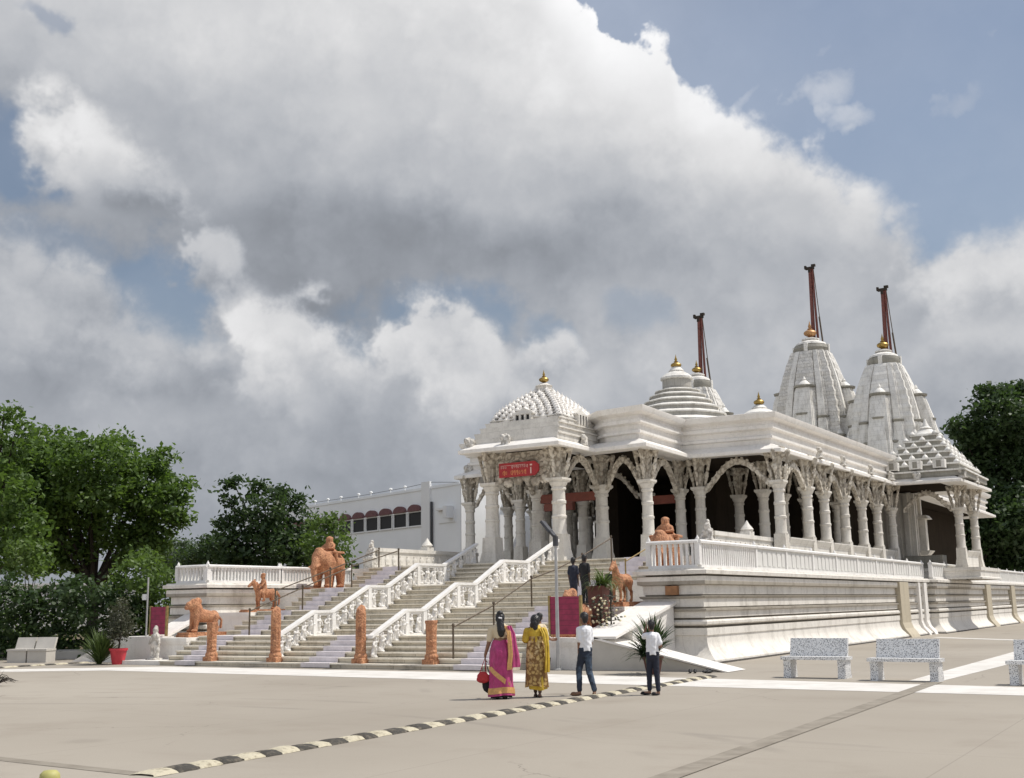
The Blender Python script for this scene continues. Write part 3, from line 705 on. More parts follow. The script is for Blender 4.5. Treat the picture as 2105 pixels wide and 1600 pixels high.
# porch roof: stepped base, niches, pyramid of bells
PX, PY = A, 40.1
mb = MB()
for hs, z0, z1 in ((1.95, 7.95, 8.16), (2.00, 8.16, 8.21), (1.90, 8.21, 8.40), (1.96, 8.40, 8.45), (1.78, 8.45, 8.64), (1.84, 8.64, 8.69), (1.66, 8.69, 8.86), (1.72, 8.86, 8.90)):
    mb.box(PX - hs, PX + hs, PY - hs - .42 * (9.2 - z0), PY + hs, z0, z1)
tp('porch_roof_base', mb, 'white_stone', smooth=0)
for (dx, dy) in ((0, -1), (1, 0), (-1, 0)):
    M = Matrix.Translation((PX, PY, 0)) @ Matrix.Rotation(math.atan2(dx, -dy), 4, 'Z'); mb = MB()
    f = -1.72; zb_ = 8.72
    mb.box(-.42, .42, f, -1.0, zb_, zb_ + .42, M); mb.box(-.48, .48, f - .06, -1.0, zb_ + .42, zb_ + .48, M)
    for k in (-.36, -.12, .12, .36): mb.box(k - .045, k + .045, f - .07, f, zb_ + .02, zb_ + .415, M)
    mb.extr([(-.46, zb_ + .48), (.46, zb_ + .48), (.3, zb_ + .57), (.1, zb_ + .65), (0, zb_ + .74), (-.1, zb_ + .65), (-.3, zb_ + .57)], 'y', f + .04, -1.0, M)
    for k in (-1.45, -.85, .85, 1.45):
        mb.box(k - .22, k + .22, f + .03, -1.1, zb_ - .02, zb_ + .22, M); mb.lathe([(.24, 0), (.24, .06), (.14, .18), (.05, .24), (.06, .28), (.02, .40)], (k, -1.45, zb_ + .22), 8, M)
    mb.cur = 1
    for k in (-.24, 0, .24): mb.box(k - .07, k + .07, f - .006, f, zb_ + .04, zb_ + .40, M)
    tp('porch_niche', mb, ['white_stone', 'window_dark'], smooth=30)
mb = MB(); rows_ = 12
for i in range(rows_):
    u = i / (rows_ - 1); hs = 1.56 - 1.28 * u ** 1.25; z = 9.02 + 1.26 * u ** .95
    mb.box(PX - hs, PX + hs, PY - hs, PY + hs, z - .25, z); n = max(2, int(2 * hs / .34) + 1); bells_into(mb, PX, PY, hs * .95, hs * .95, z, .27 - .06 * u, n)
tp('porch_bell_roof', mb, 'smooth_stone', smooth=40)
mb = MB(); mb.lathe([(.30, 10.15), (.34, 10.3), (.36, 10.34), (.30, 10.38), (.34, 10.52), (.36, 10.55), (.22, 10.62), (.16, 10.66)], (PX, PY, 0), 16); tp('porch_neck', mb, 'white_stone')
kalash(0, PY, 10.64, .60)
# stepped dome over the halls
def stepped_dome(cx_, cy_, tiers, neck, name):
    """each tier: weathered upright band under a bright sloping ledge"""
    mb = MB(); mw = MB(); sq = lambda a: 1 + .025 * math.cos(4 * a) + .018 * math.cos(8 * a)
    for (r, z0, z1, r2) in tiers:
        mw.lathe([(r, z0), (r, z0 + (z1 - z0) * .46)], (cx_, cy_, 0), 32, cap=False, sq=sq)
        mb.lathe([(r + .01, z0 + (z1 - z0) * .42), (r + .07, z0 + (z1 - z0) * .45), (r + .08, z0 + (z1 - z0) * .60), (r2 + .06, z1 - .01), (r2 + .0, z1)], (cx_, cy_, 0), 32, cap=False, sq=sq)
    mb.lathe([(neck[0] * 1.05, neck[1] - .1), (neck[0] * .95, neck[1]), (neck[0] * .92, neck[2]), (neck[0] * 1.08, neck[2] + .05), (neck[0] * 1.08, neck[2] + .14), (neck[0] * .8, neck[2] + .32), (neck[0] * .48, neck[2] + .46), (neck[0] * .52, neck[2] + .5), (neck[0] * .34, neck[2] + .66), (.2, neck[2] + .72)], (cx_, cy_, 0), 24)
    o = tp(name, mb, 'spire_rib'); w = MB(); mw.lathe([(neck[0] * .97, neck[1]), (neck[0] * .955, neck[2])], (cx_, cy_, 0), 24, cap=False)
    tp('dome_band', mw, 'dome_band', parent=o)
    return o
zs_ = [9.31, 9.85, 10.35, 10.82, 11.22, 11.60, 11.94, 12.24, 12.50]; rs_ = [3.45, 3.1, 2.72, 2.36, 2.02, 1.70, 1.40, 1.10, .80]
stepped_dome(A, 53.9, [(rs_[i], zs_[i], zs_[i + 1], rs_[i + 1]) for i in range(8)], (.78, 12.40, 12.98), 'hall_dome'); kalash(0, 53.9, 13.55, .82)
zs2 = [9.31, 10.1, 10.8, 11.4, 11.95, 12.4]; rs2 = [3.0, 2.5, 2.0, 1.6, 1.25, .95]
stepped_dome(A, 66.4, [(rs2[i], zs2[i], zs2[i + 1], rs2[i + 1]) for i in range(5)], (.95, 12.3, 12.75), 'hall_dome'); kalash(0, 66.4, 13.35, .95)

# spires
def ratha(w, n=3):
    """square with stepped central projections on every side"""
    q = [(.62, .86), (.62, .93), (.32, .93), (.32, 1.0)]
    base = [(.86, .62), (.86, .86), (.62, .86), (.62, .93), (.32, .93), (.32, 1.0)]
    pts = []
    quad = [(1.0, .32), (.93, .32), (.93, .62), (.86, .62), (.86, .86), (.62, .86), (.62, .93), (.32, .93), (.32, 1.0)]
    for k in range(4):
        c, s_ = (1, 0, -1, 0)[k], (0, 1, 0, -1)[k]
        for x, y in quad: pts.append((x * c - y * s_, x * s_ + y * c))
    return pts
RP = ratha(1)
def spire_body(mb_, cx_, cy_, z0, z1, w, top=.43, n=14, pw=2.0, sq=1.0):
    n *= 4
    vs = []; fs = []; N = len(RP)
    for i in range(n + 1):
        u = i / n; k = w * (1 - (1 - top) * u ** pw) * (1.012 if (i // 2) % 2 else .985)
        for x, y in RP: vs.append((cx_ + x * k, cy_ + y * k, z0 + (z1 - z0) * u))
    for i in range(n):
        for k in range(N): k2 = (k + 1) % N; fs.append((i * N + k, i * N + k2, (i + 1) * N + k2, (i + 1) * N + k))
    fs.append(tuple(n * N + k for k in range(N))); mb_.add(vs, fs)
def disc(mb_, cx_, cy_, z, r, h, seg=24):
    mb_.lathe([(r * .72, z), (r * .98, z + h * .12), (r * 1.05, z + h * .5), (r * .98, z + h * .88), (r * .7, z + h)], (cx_, cy_, 0), seg, sq=lambda a: 1 + .03 * math.cos(8 * a))
def shikhara(xp, cy_, zb, zt, w, top, name='spire', tex='spire_stone', kal=1.15, flag=4.4, fx=.10, fy=.45, kmesh=None):
    cx_ = A + xp; mb = MB(); spire_body(mb, cx_, cy_, zb, zt, w, top, 14, 2.7); o = tp(name, mb, tex, smooth=30)
    # bright ribs up the middle of each face
    rb = MB()
    H = zt - zb
    for k in range(4):
        for off in (-.46, .46):
            vs = []; fs = []
            for i in range(13):
                u = i / 12; ww = w * (1 - (1 - top) * u ** 2.7); xx = off * ww
                for dx in (-.085 * ww - .02, .085 * ww + .02):
                    for dd in (.90, .985): vs.append((xx + dx, -ww * dd, zb + H * u))
            for i in range(12):
                a = i * 4; fs += [(a + 1, a + 3, a + 7, a + 5), (a, a + 1, a + 5, a + 4), (a + 3, a + 2, a + 6, a + 7)]
            rb.add(vs, fs, Matrix.Translation((cx_, cy_, 0)) @ Matrix.Rotation(k * math.pi / 2, 4, 'Z'))
    tp('spire_rib', rb, 'spire_rib', parent=o, smooth=30)
    # half-spires leaning on each face
    def mini(dx, dy, zt_, ww, out=.95):
        # dx, dy: direction of the face or corner; the turret hugs the curved wall behind it
        ms = MB(); L_ = math.hypot(dx, dy); ux, uy = dx / L_, dy / L_; f = 1.0 / max(abs(ux), abs(uy)); N = len(RP); n = 24; vs = []; fs = []
        def cen(z, k):
            u = (z - zb) / H; bh = w * (1 - (1 - top) * u ** 2.7) * (f if L_ > 1.01 else 1.) * (.90 if L_ > 1.01 else 1.); d = bh - k * (1 - out); return cx_ + ux * d, cy_ + uy * d
        for i in range(n + 1):
            u = i / n; z = zb + (zt_ - zb) * u; k = ww * (1 - .45 * u ** 2) * (1.015 if (i // 2) % 2 else .985); x0, y0 = cen(z, k)
            for x, y in RP: vs.append((x0 + x * k, y0 + y * k, z))
        for i in range(n):
            for k in range(N): k2 = (k + 1) % N; fs.append((i * N + k, i * N + k2, (i + 1) * N + k2, (i + 1) * N + k))
        fs.append(tuple(n * N + k for k in range(N))); ms.add(vs, fs)
        x, y = cen(zt_, ww * .55)
        ms.lathe([(ww * .46, zt_ + .19), (ww * .40, zt_ + .3), (ww * .2, zt_ + .5), (ww * .10, zt_ + .56), (ww * .14, zt_ + .62), (.01, zt_ + .85)], (x, y, 0), 10)
        ms.cur = 1; ms.lathe([(ww * .50, zt_), (ww * .74, zt_ + .04), (ww * .78, zt_ + .15), (ww * .5, zt_ + .2)], (x, y, 0), 12)
        tp('half_spire', ms, ['spire_rib', 'weathered_band'], parent=o, smooth=30)
    for k in range(4):
        c, s_ = (1, 0, -1, 0)[k], (0, 1, 0, -1)[k]
        def rr(a, b): return (a * c - b * s_, a * s_ + b * c)
        mini(*rr(1, 0), zb + H * .72, w * .36); mini(*rr(1, 0), zb + H * .52, w * .29, 1.5)
        for q in (1, -1):
            mini(*rr(1, .52 * q), zb + H * .50, w * .20); mini(*rr(1, .36 * q), zb + H * .33, w * .17, 1.8)
        mini(*rr(1, .95), zb + H * .36, w * .19)
    # neck, notched disc, cap
    wt = w * top * .86; am = MB(); disc(am, cx_, cy_, zt - .04, wt * 1.08, .62)
    tp('spire_disc', am, 'weathered_band', parent=o)
    cp = MB(); cp.lathe([(wt * .98, zt + .56), (wt * .92, zt + .7), (wt * .6, zt + .86), (wt * .45, zt + .92), (wt * .56, zt + .96), (wt * .56, zt + 1.04), (wt * .34, zt + 1.12)], (cx_, cy_, 0), 20)
    for k in range(4): cp.box(-.13, .13, -wt * 1.16, -wt * .9, zt - .02, zt + .56, Matrix.Translation((cx_, cy_, 0)) @ Matrix.Rotation(k * math.pi / 2, 4, 'Z'))
    tp('spire_cap', cp, 'spire_rib', parent=o)
    kalash(xp, cy_, zt + 1.1, kal, me=kmesh)
    # banner mast with its worn wooden head and stays
    fx_, fy_ = cx_ + fx, cy_ + fy; fm = MB(); z0 = zt + .3; z1 = zt + 1.1 + kal + flag
    fm.tube([(fx_, fy_, z0), (fx_ + .06, fy_, z1)], [.15, .125], 8); fm.tube([(fx_ + .34, fy_ - .05, z0), (fx_ + .26, fy_, z0 + (z1 - z0) * .6), (fx_ + .24, fy_, z1)], [.09, .08, .07], 6)
    fo = tp('banner_mast', fm, 'flagpole_red')
    hd = MB(); hd.box(fx_ - .25, fx_ + .36, fy_ - .12, fy_ + .12, z1 - .05, z1 + .12); hd.box(fx_ - .32, fx_ - .18, fy_ - .1, fy_ + .1, z1 + .0, z1 + .24); hd.box(fx_ + .18, fx_ + .46, fy_ - .1, fy_ + .1, z1 + .12, z1 + .28); hd.box(fx_ - .05, fx_ + .12, fy_ - .14, fy_ + .14, z1 - .3, z1 - .05)
    tp('mast_head', hd, 'bark', parent=fo, smooth=0)
    wi = MB(); wi.tube([(fx_ + .62, fy_ + .1, zt + .6), (fx_ + .3, fy_, z1)], .03, 5); wi.tube([(fx_ + .62, fy_ + .1, zt + .6), (fx_ + .5, fy_, z0 + (z1 - z0) * .4)], .06, 5); tp('mast_stay', wi, 'iron', parent=fo)
    return o
shikhara(0, 78, 8.8, 18.75, 2.74, .47, kal=1.30, flag=3.9, kmesh=KC)
shikhara(5.15, 77, 8.8, 17.05, 2.50, .45, tex='spire_rib', kal=1.15, flag=3.1)
shikhara(-5.6, 70.5, 8.8, 15.65, 2.3, .46, kal=.95, flag=3.0)
mb = MB()
for xp, cy_, ww in ((0, 78, 3.2), (5.15, 77, 2.9), (-5.6, 70.5, 2.6)): mb.box(A + xp - ww, A + xp + ww, cy_ - ww, cy_ + ww, 7.8 + (.003 * ww), 8.95 + (.01 * ww))
for xp, y, h, w_ in ((2.35, 74.2, 2.2, .5), (2.75, 75.5, 1.6, .38), (7.6, 73.6, 2.4, .5), (8.0, 75, 1.9, .4), (3.6, 73.2, 1.6, .4), (6.7, 73.2, 1.5, .36), (8.2, 79.5, 2.3, .5), (8.4, 81.5, 1.7, .5)):
    mb.lathe([(w_, 8.9), (w_ * 1.05, 8.9 + h * .4), (w_ * .8, 8.9 + h * .8), (w_ * .3, 8.9 + h), (.04, 9.2 + h)], (A + xp, y, 0), 10)
tp('spire_base', mb, 'spire_rib', smooth=30)

# side porch roof: stepped pyramid with bells
cx_, cy_ = A + 9.75, 65.6
mb = MB(); mwb = MB()
for i in range(7):
    u = i / 6; hx = 2.38 - 1.75 * u; hy = 3.4 - 2.7 * u; z = 8.02 + i * .38
    mwb.box(cx_ - hx, cx_ + hx, cy_ - hy, cy_ + hy, z - .06, z + .20); mb.box(cx_ - hx - .09, cx_ + hx + .09, cy_ - hy - .09, cy_ + hy + .09, z + .203, z + .29)
    if i > 0: bells_into(mb, cx_, cy_, hx * .95, hy * .97, z + .29, .28, max(2, 8 - i))
mb.lathe([(.62, 10.5), (.7, 10.62), (.5, 10.8), (.3, 10.95), (.36, 11.0), (.2, 11.1), (.12, 11.3), (.02, 11.55)], (cx_, cy_, 0), 16)
for k in (-1.2, .0, 1.2): mb.box(cx_ + k - .3, cx_ + k + .3, cy_ - 3.52, cy_ - 3.0, 8.4, 8.85); mwb.box(cx_ + k - .12, cx_ + k + .12, cy_ - 3.53, cy_ - 3.52, 8.46, 8.8)
o = tp('side_porch_roof', mb, 'spire_rib', smooth=30); tp('roof_band', mwb, 'weathered_band', parent=o, smooth=0)

# inner walls
mb = MB(); mb.box(A - 4.0, A + 4.0, 54, 74, 3.3, 7.7); mb.box(A - 6.3, A + 6.3, 58.3, 92, 3.31, 7.69); mb.box(A - 3.2, A - 1.9, 50.4, 54.1, 3.32, 7.68); mb.box(A + 1.9, A + 3.2, 50.4, 54.1, 3.32, 7.68); tp('inner_wall', mb, 'inner_shade_stone', smooth=0)
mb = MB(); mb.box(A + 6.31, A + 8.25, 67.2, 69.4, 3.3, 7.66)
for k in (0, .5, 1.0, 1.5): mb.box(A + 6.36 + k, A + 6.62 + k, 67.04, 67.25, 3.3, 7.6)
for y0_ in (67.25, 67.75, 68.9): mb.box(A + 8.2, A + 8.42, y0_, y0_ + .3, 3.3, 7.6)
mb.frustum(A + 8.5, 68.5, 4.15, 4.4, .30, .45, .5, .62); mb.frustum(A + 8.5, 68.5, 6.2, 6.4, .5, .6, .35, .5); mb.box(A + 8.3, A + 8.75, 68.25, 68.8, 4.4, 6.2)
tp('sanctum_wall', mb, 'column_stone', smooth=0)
mb = MB(); mb.box(A + 8.0, A + 10.0, 65.9, 67.0, 3.3, 4.05); tp('stone_step', mb, 'weathered_band', smooth=0)

# sloping seat walls round the open hall
def seat_wall(p, q, z0=3.3, z1=4.22, th=.13):
    p, q = Vector(p), Vector(q); d = (q - p).normalized(); n = Vector((d.y, -d.x)); mb = MB()
    M = Matrix(((d.x, n.x, 0, p.x), (d.y, n.y, 0, p.y), (0, 0, 1, 0), (0, 0, 0, 1))); L = (q - p).length
    mb.extr([(-th, z0), (th, z0), (th, z1 - .3), (th + .14, z1 - .04), (th + .14, z1), (-th, z1)], 'x', .25, L - .25, M); return mb
ys = [44.9, 48.4, 50.9, 53.9, 57.0, 59.7, 62.8]
for a, b in zip(ys, ys[1:]): tp('seat_wall', seat_wall(W(8.1, a), W(8.15, b)), 'white_stone', smooth=0)
tp('seat_wall', seat_wall(W(11.15, 65.3), W(11.4, 68.1)), 'white_stone', smooth=0)
# parapets flanking the head of the stair
for s_ in (1, -1):
    X = A + 7.55 * s_; mb = MB()
    mb.box(X - .16, X + .16, 38.6, 46.2, 3.28, 4.05); mb.box(X - .22, X + .22, 38.5, 46.25, 4.05, 4.2); mb.box(X - .19, X + .19, 42.1, 42.6, 4.2, 4.35); mb.lathe([(.22, 0), (.26, .08), (.2, .16), (.1, .28), (.02, .42)], (X, 42.35, 4.35), 10)
    for k in range(14): mb.box(X + .16, X + .2, 39.1 + k * .5, 39.35 + k * .5, 3.5, 3.9)
    if s_ < 0:
        for k in range(14): mb.ell((X + .17, 39.2 + k * .5, 3.72), (.06, .17, .14), nu=8, nv=5)
    tp('parapet', mb, 'white_stone', smooth=30)
GUARD = organic('guardian_figure', [('b', -.25, .25, -.25, .25, 0, .62), ('c', (0, 0, .6), (0, 0, .9), .17, .15), ('s', (0, -.02, 1.08), (.12, .12, .14)), ('c', (.15, 0, .95), (.2, -.15, .65), .06, .05), ('c', (-.15, 0, .95), (-.2, -.15, .65), .06, .05), ('s', (0, .02, 1.24), (.08, .08, .1)), ('b', -.28, .28, -.28, .28, .5, .6)], 'carved_stone', .03, 2)
for s_ in (1, -1): onp(7.55 * s_, 38.35, 3.28 if s_ > 0 else 3.2, 0, 1.0, 'parapet_figure', GUARD)
# ------------------------------------------------------------------ balustrades of the terraces
def balustrade(name, label, runs, group, z0=2.7, z1=3.52):
    """runs: [(p, q, style)] ; style 'b' open balusters, 's' solid panels"""
    p0 = runs[0][0]; root = thing(name, label, 'balustrade', (p0[0], p0[1], z0), 0, group)
    rail = MB(); post = MB(); pan = MB(); bal = []
    seen = set()
    for p, q, st, ps in runs:
        P, Q = Vector(p), Vector(q); L = (Q - P).length; d = (Q - P) / L; n = Vector((d.y, -d.x))
        M = Matrix(((d.x, n.x, 0, P.x), (d.y, n.y, 0, P.y), (0, 0, 1, 0), (0, 0, 0, 1)))
        rail.extr([(-.11, z1 - .10), (.11, z1 - .10), (.12, z1 - .04), (.08, z1), (-.08, z1), (-.12, z1 - .04)], 'x', -.04, L + .04, M)
        rail.box(0, L, -.09, .09, z0, z0 + .09, M); np_ = max(1, round(L / ps))
        for i in range(np_ + 1):
            u = L * i / np_; key = tuple(round(c, 1) for c in P + d * u)
            if key in seen: continue
            seen.add(key); pb = MB(); pb.box(u - .075, u + .075, -.085, .085, z0 + .09, z1 - .1, M); pb.lathe([(.05, z1 - .01), (.06, z1 + .03), (.02, z1 + .11), (.004, z1 + .14)], tuple(M @ Vector((u, 0, 0))), 8)
            hook(pb.build('post', 'rail_white', smooth=30), root)
        for i in range(np_):
            a, b = L * i / np_ + .075, L * (i + 1) / np_ - .075
            if st == 'b':
                nb = max(2, int((b - a) / .17)); bb = MB()
                for k in range(nb):
                    u = a + (b - a) * (k + .5) / nb; bb.box(u - .036, u + .036, -.04, .04, z0 + .09, z1 - .1, M); 
                    bb.box(u - .05, u + .05, -.05, .05, z1 - .20, z1 - .1, M)
                hook(bb.build('balusters', 'rail_white', smooth=0), root)
            else:
                bb = MB(); bb.box(a, b, -.05, .035, z0 + .09, z1 - .1, M); nb = max(2, int((b - a) / .42))
                for k in range(nb): u = a + (b - a) * (k + .5) / nb; bb.box(u - .15, u + .15, .03, .055, z0 + .16, z1 - .17, M)
                hook(bb.build('panel', 'panel_white', smooth=0), root)
    hook(rail.build('rail', 'rail_white', smooth=30), root)
    return root
balustrade('terrace_balustrade', 'long white terrace balustrade along the sunlit right side of the temple, turning the front corner', [((-14.6, 31.62), (-13.03, 31.62), 'b', 2.), ((-13.03, 31.62), (-13.03, 36.4), 'b', 5.), ((-13.03, 36.4), (-13.03, 60.9), 's', 3.05), ((-12.64, 61.1), (-12.64, 95.8), 's', 3.4)], 'terrace balustrades')
balustrade('terrace_balustrade', 'short white terrace balustrade of square balusters left of the stair, trees behind', [((-33.05, 30.12), (-31.52, 30.12), 'b', 1.6), ((-31.52, 30.12), (-31.52, 33.85), 'b', 4.0), ((-31.52, 33.95), (-31.52, 38.2), 'b', 4.5)], 'terrace balustrades', z0=2.7, z1=3.36)

# ------------------------------------------------------------------ staircase
ST = thing('staircase', 'wide worn stone staircase rising in four flights to the temple porch', 'staircase', (A, 26.4, 0))
SX0, SX1 = -29.5, -16.35
steps = [(26.25, .13)]                               # (front y, top z)
for y0_, y1_, z0_, z1_, n_ in ((26.62, 28.2, .13, .86, 5), (29.15, 31.0, .86, 1.65, 5), (32.05, 33.8, 1.65, 2.45, 5), (35.45, 37.3, 2.45, 3.296, 5)):
    for i in range(n_): steps.append((y0_ + (y1_ - y0_) * i / n_, z0_ + (z1_ - z0_) * (i + 1) / n_))
profile = []; 
for i, (y, zz) in enumerate(steps):
    prev = steps[i - 1][1] if i else -.02
    profile += [(y, prev), (y, zz)]
mb = MB(); mb.extr([(38.0, -.02)] + profile[:1] + profile[1:] + [(38.0, steps[-1][1])], 'x', SX0, SX1); hook(mb.build('step_body', 'step_stone', smooth=0), ST)
mb = MB(); RN = [MB(), MB(), MB()]
for i, (y, zz) in enumerate(steps):
    ynext = steps[i + 1][0] if i + 1 < len(steps) else 38.0
    # projecting worn treads in slabs, slightly uneven
    x = SX0
    while x < SX1 - .1:
        w_ = min(random.uniform(1.1, 2.3), SX1 - x); dz = random.uniform(-.004, .004); dy = random.uniform(-.012, .012)
        mb.box(x + .003, x + w_ - .003, y - .045 + dy, ynext + .02, zz - .032, zz + .012 + dz); x += w_
    prevz = steps[i - 1][1] if i else 0
    for (xa, xb), rn in zip(((-28.75, -27.85), (-23.45, -22.35), (-18.0, -17.1)), RN):
        if xa < -20 and xa > -25 and y > 29: continue
        rn.box(xa, xb, y - .064, ynext - .06, zz + .004, zz + .022); rn.box(xa, xb, y - .064, y - .045 - .001, prevz + .022, zz + .004)
hook(mb.build('step_treads', 'tread_stone', smooth=0), ST)
for rn in RN: hook(rn.build('painted_runner', 'runner', smooth=0), ST)
# stepped cheek blocks at both sides, landings for the statues
for s_, xa, xb in ((-1, -31.35, -29.52), (1, -16.33, -14.8)):
    mb = MB()
    for y0, y1, zt in ((27.42, 30.3, .82), (30.3, 33.6, 1.62), (33.6, 37.2, 2.44)):
        mb.box(xa, xb, y0, y1 if y1 > 37 else y1 + .002, 0, zt - .12); mb.box(xa - .0, xb + .0, y0 - .06, y1 - .06, zt - .119, zt)
        mb.box(xa + .01, xb - .01, y0 - .03, y0, zt - .2, zt - .12)
    hook(mb.build('cheek_wall', 'smooth_stone', smooth=0), ST)

# sloping ramp on the right
RP_ = thing('ramp', 'white stone ramp sloping from the plaza up to the right of the stair', 'ramp', (-14.1, 27.4, 0))
mb = MB(); mb.extr([(-14.79, 0), (-10.82, 0), (-14.36, .80), (-14.79, .80)], 'y', 27.40, 28.5); hook(mb.build('ramp_wall', 'concrete_wall', smooth=0), RP_)
mb = MB(); mb.extr([(-10.70, .0), (-14.36, .80), (-14.36, .86), (-10.62, .012)], 'y', 27.34, 28.56); hook(mb.build('ramp_slab', 'smooth_stone', smooth=0), RP_)
mb = MB(); mb.extr([(27.34, .80), (31.35, 1.66), (31.35, 1.74), (27.34, .865)], 'x', -14.795, -13.66); hook(mb.build('ramp_slab', 'smooth_stone', smooth=0), RP_)
mb = MB(); mb.extr([(28.51, 0), (31.3, 0), (31.3, 1.66), (28.51, 1.05)], 'x', -14.74, -13.74); hook(mb.build('ramp_wall', 'smooth_stone', smooth=0), RP_)
RL = thing('ramp', 'low white sloping wall left of the stair behind the red pot', 'ramp', (-32, 27.4, 0))
mb = MB(); mb.extr([(-35.4, 0), (-31.37, 0), (-31.37, .86), (-33.0, .86)], 'y', 27.45, 28.5); hook(mb.build('ramp_wall', 'smooth_stone', smooth=0), RL)
mb = MB(); mb.extr([(28.2, .80), (29.9, 1.5), (29.9, 1.58), (28.2, .88)], 'x', -32.4, -31.36); hook(mb.build('ramp_slab', 'smooth_stone', smooth=0), RL)

# carved stair railings
def figure_mesh(k):
    rnd = random.Random(k); h = rnd.uniform(-.05, .05)
    p = [('b', -.09, .09, -.07, .07, 0, .05), ('c', (-.045, 0, .05), (-.05 - h, .02, .22), .035, .045), ('c', (.045, 0, .05), (.06 - h, -.02, .22), .035, .045), ('c', (-.05 - h, .02, .22), (-.03, 0, .34), .05, .06), ('c', (.06 - h, -.02, .22), (.03, 0, .34), .05, .06),
         ('s', (0, 0, .36), (.095, .075, .06)), ('c', (0, 0, .38), (h * .6, 0, .49), .06, .075), ('s', (h * .6, -.01, .61), (.058, .058, .068)), ('s', (h * .6, .02, .68), (.04, .045, .05))]
    a = [((-.08, 0, .5), (-.16, -.03, .40), (-.10, -.05, .33)), ((-.08, 0, .5), (-.17, -.02, .54), (-.11, -.03, .64)), ((-.08, 0, .5), (-.14, -.05, .46), (-.03, -.09, .45))][k % 3]
    b = [((.08, 0, .5), (.17, -.03, .52), (.14, -.04, .63)), ((.08, 0, .5), (.15, -.04, .42), (.06, -.08, .40)), ((.08, 0, .5), (.16, -.02, .40), (.17, -.03, .30))][k % 3]
    for q in (a, b): p += [('c', q[0], q[1], .034, .03), ('c', q[1], q[2], .03, .028)]
    p += [('s', (.0, .03, .2), (.11, .02, .2)), ('s', (.14, .02, .12), (.06, .04, .1)), ('s', (-.14, .02, .1), (.05, .04, .08))]
    return organic('carved_figure', p, 'figure_white', .016, 2)
FIG = [figure_mesh(k) for k in range(3)]
def stair_rail(X, label):
    root = thing('stair_railing', label, 'railing', (X, 26.3, 0), 0, 'carved stair railings')
    def zst(y):
        q = 0
        for yy, zz in steps:
            if y >= yy: q = zz
        return q
    nodes = [(26.55, .92), (28.25, 1.66), (29.15, 1.66), (31.0, 2.47), (32.05, 2.47), (33.8, 3.27), (35.45, 3.27), (37.7, 4.12)]
    rail = MB()
    for (y0, z0), (y1, z1) in zip(nodes, nodes[1:]):
        rail.extr([(y0, z0 - .085), (y1, z1 - .085), (y1, z1), (y0, z0)], 'x', X - .095, X + .095)
    hook(rail.build('handrail', 'rail_white', smooth=20), root)
    k = 0
    for y, zt in nodes[1:7]:
        pb = MB(); pb.box(X - .085, X + .085, y - .085, y + .085, zst(y + .02) if (y in (28.25, 31.0, 33.8)) else zst(y - .1), zt - .088); hook(pb.build('post', 'rail_white', smooth=0), root)
    for i in range(7):
        (y0, z0), (y1, z1) = nodes[i], nodes[i + 1]; flat = i % 2 == 1
        if flat:
            cb = MB(); zb = zst(y0 + .1) + .012; cb.box(X - .07, X + .07, y0 + .09, y1 - .09, zb, zb + .06); hook(cb.build('base_rail', 'rail_white', smooth=0), root); cb = MB(); cb.box(X - .05, X + .05, y0 + .09, y1 - .09, z0 - .16, z0 - .088); hook(cb.build('top_rail', 'rail_white', smooth=0), root)
        n = 5 if not flat else (4 if y1 - y0 > 1.3 else 2)
        for j in range(n):
            y = y0 + (y1 - y0) * (j + .5) / n + (0 if flat else .05); zb = zst(y) + .012 + (.06 if flat else 0); zt = z0 + (z1 - z0) * (y - y0) / (y1 - y0) - .09
            h = max(.35, zt - zb)
            o = link('carved_figure', FIG[k % 3]); o.parent = root; o.location = (random.uniform(-.01, .01), y - 26.3, zb); o.rotation_euler = (0, 0, R(90 + random.uniform(-15, 15))); f = h / .73; o.scale = (f * 1.05, f * 1.25, f); k += 1
    return root
stair_rail(-24.78, 'carved white railing with dancing figures along the left of the central lane')
stair_rail(-21.15, 'carved white railing with dancing figures along the right of the central lane')
# thin iron handrails
def iron_rail(label, X, ys_, top, drop, mt='iron'):
    root = thing('iron_handrail', label, 'handrail', (X, ys_[0], 0), 0, 'thin iron handrails on the stair')
    def zst(y):
        q = 0
        for yy, zz in steps:
            if y >= yy: q = zz
        return q
    pts = [(X, y, zst(y) + top) for y in ys_]
    mb = MB(); mb.tube(pts, .022, 6); hook(mb.build('rail', mt), root)
    for (x, y, zz) in pts: pb = MB(); pb.tube([(x, y, zst(y)), (x, y, zz + .04)], .03, 6); pb.ell((x, y, zz + .06), (.045, .045, .05), nu=8, nv=5); hook(pb.build('post', mt), root)
    return root
iron_rail('thin iron handrail climbing the right lane of the stair, ahead of the women', -18.35, [26.7, 28.8, 31.0, 32.6, 34.4, 36.6], .86, 0)
iron_rail('thin iron handrail climbing the left lane between horse and railing', -27.9, [28.6, 31.2, 33.9, 36.8], .80, 0)
iron_rail('short iron handrail beside the elephant statue at the upper left', -29.2, [31.2, 34.2, 37.2], .72, 0)
iron_rail('brass handrail with round knobs at the top right of the stair', -16.75, [34.4, 36.2, 37.6], .62, 0, 'brass')

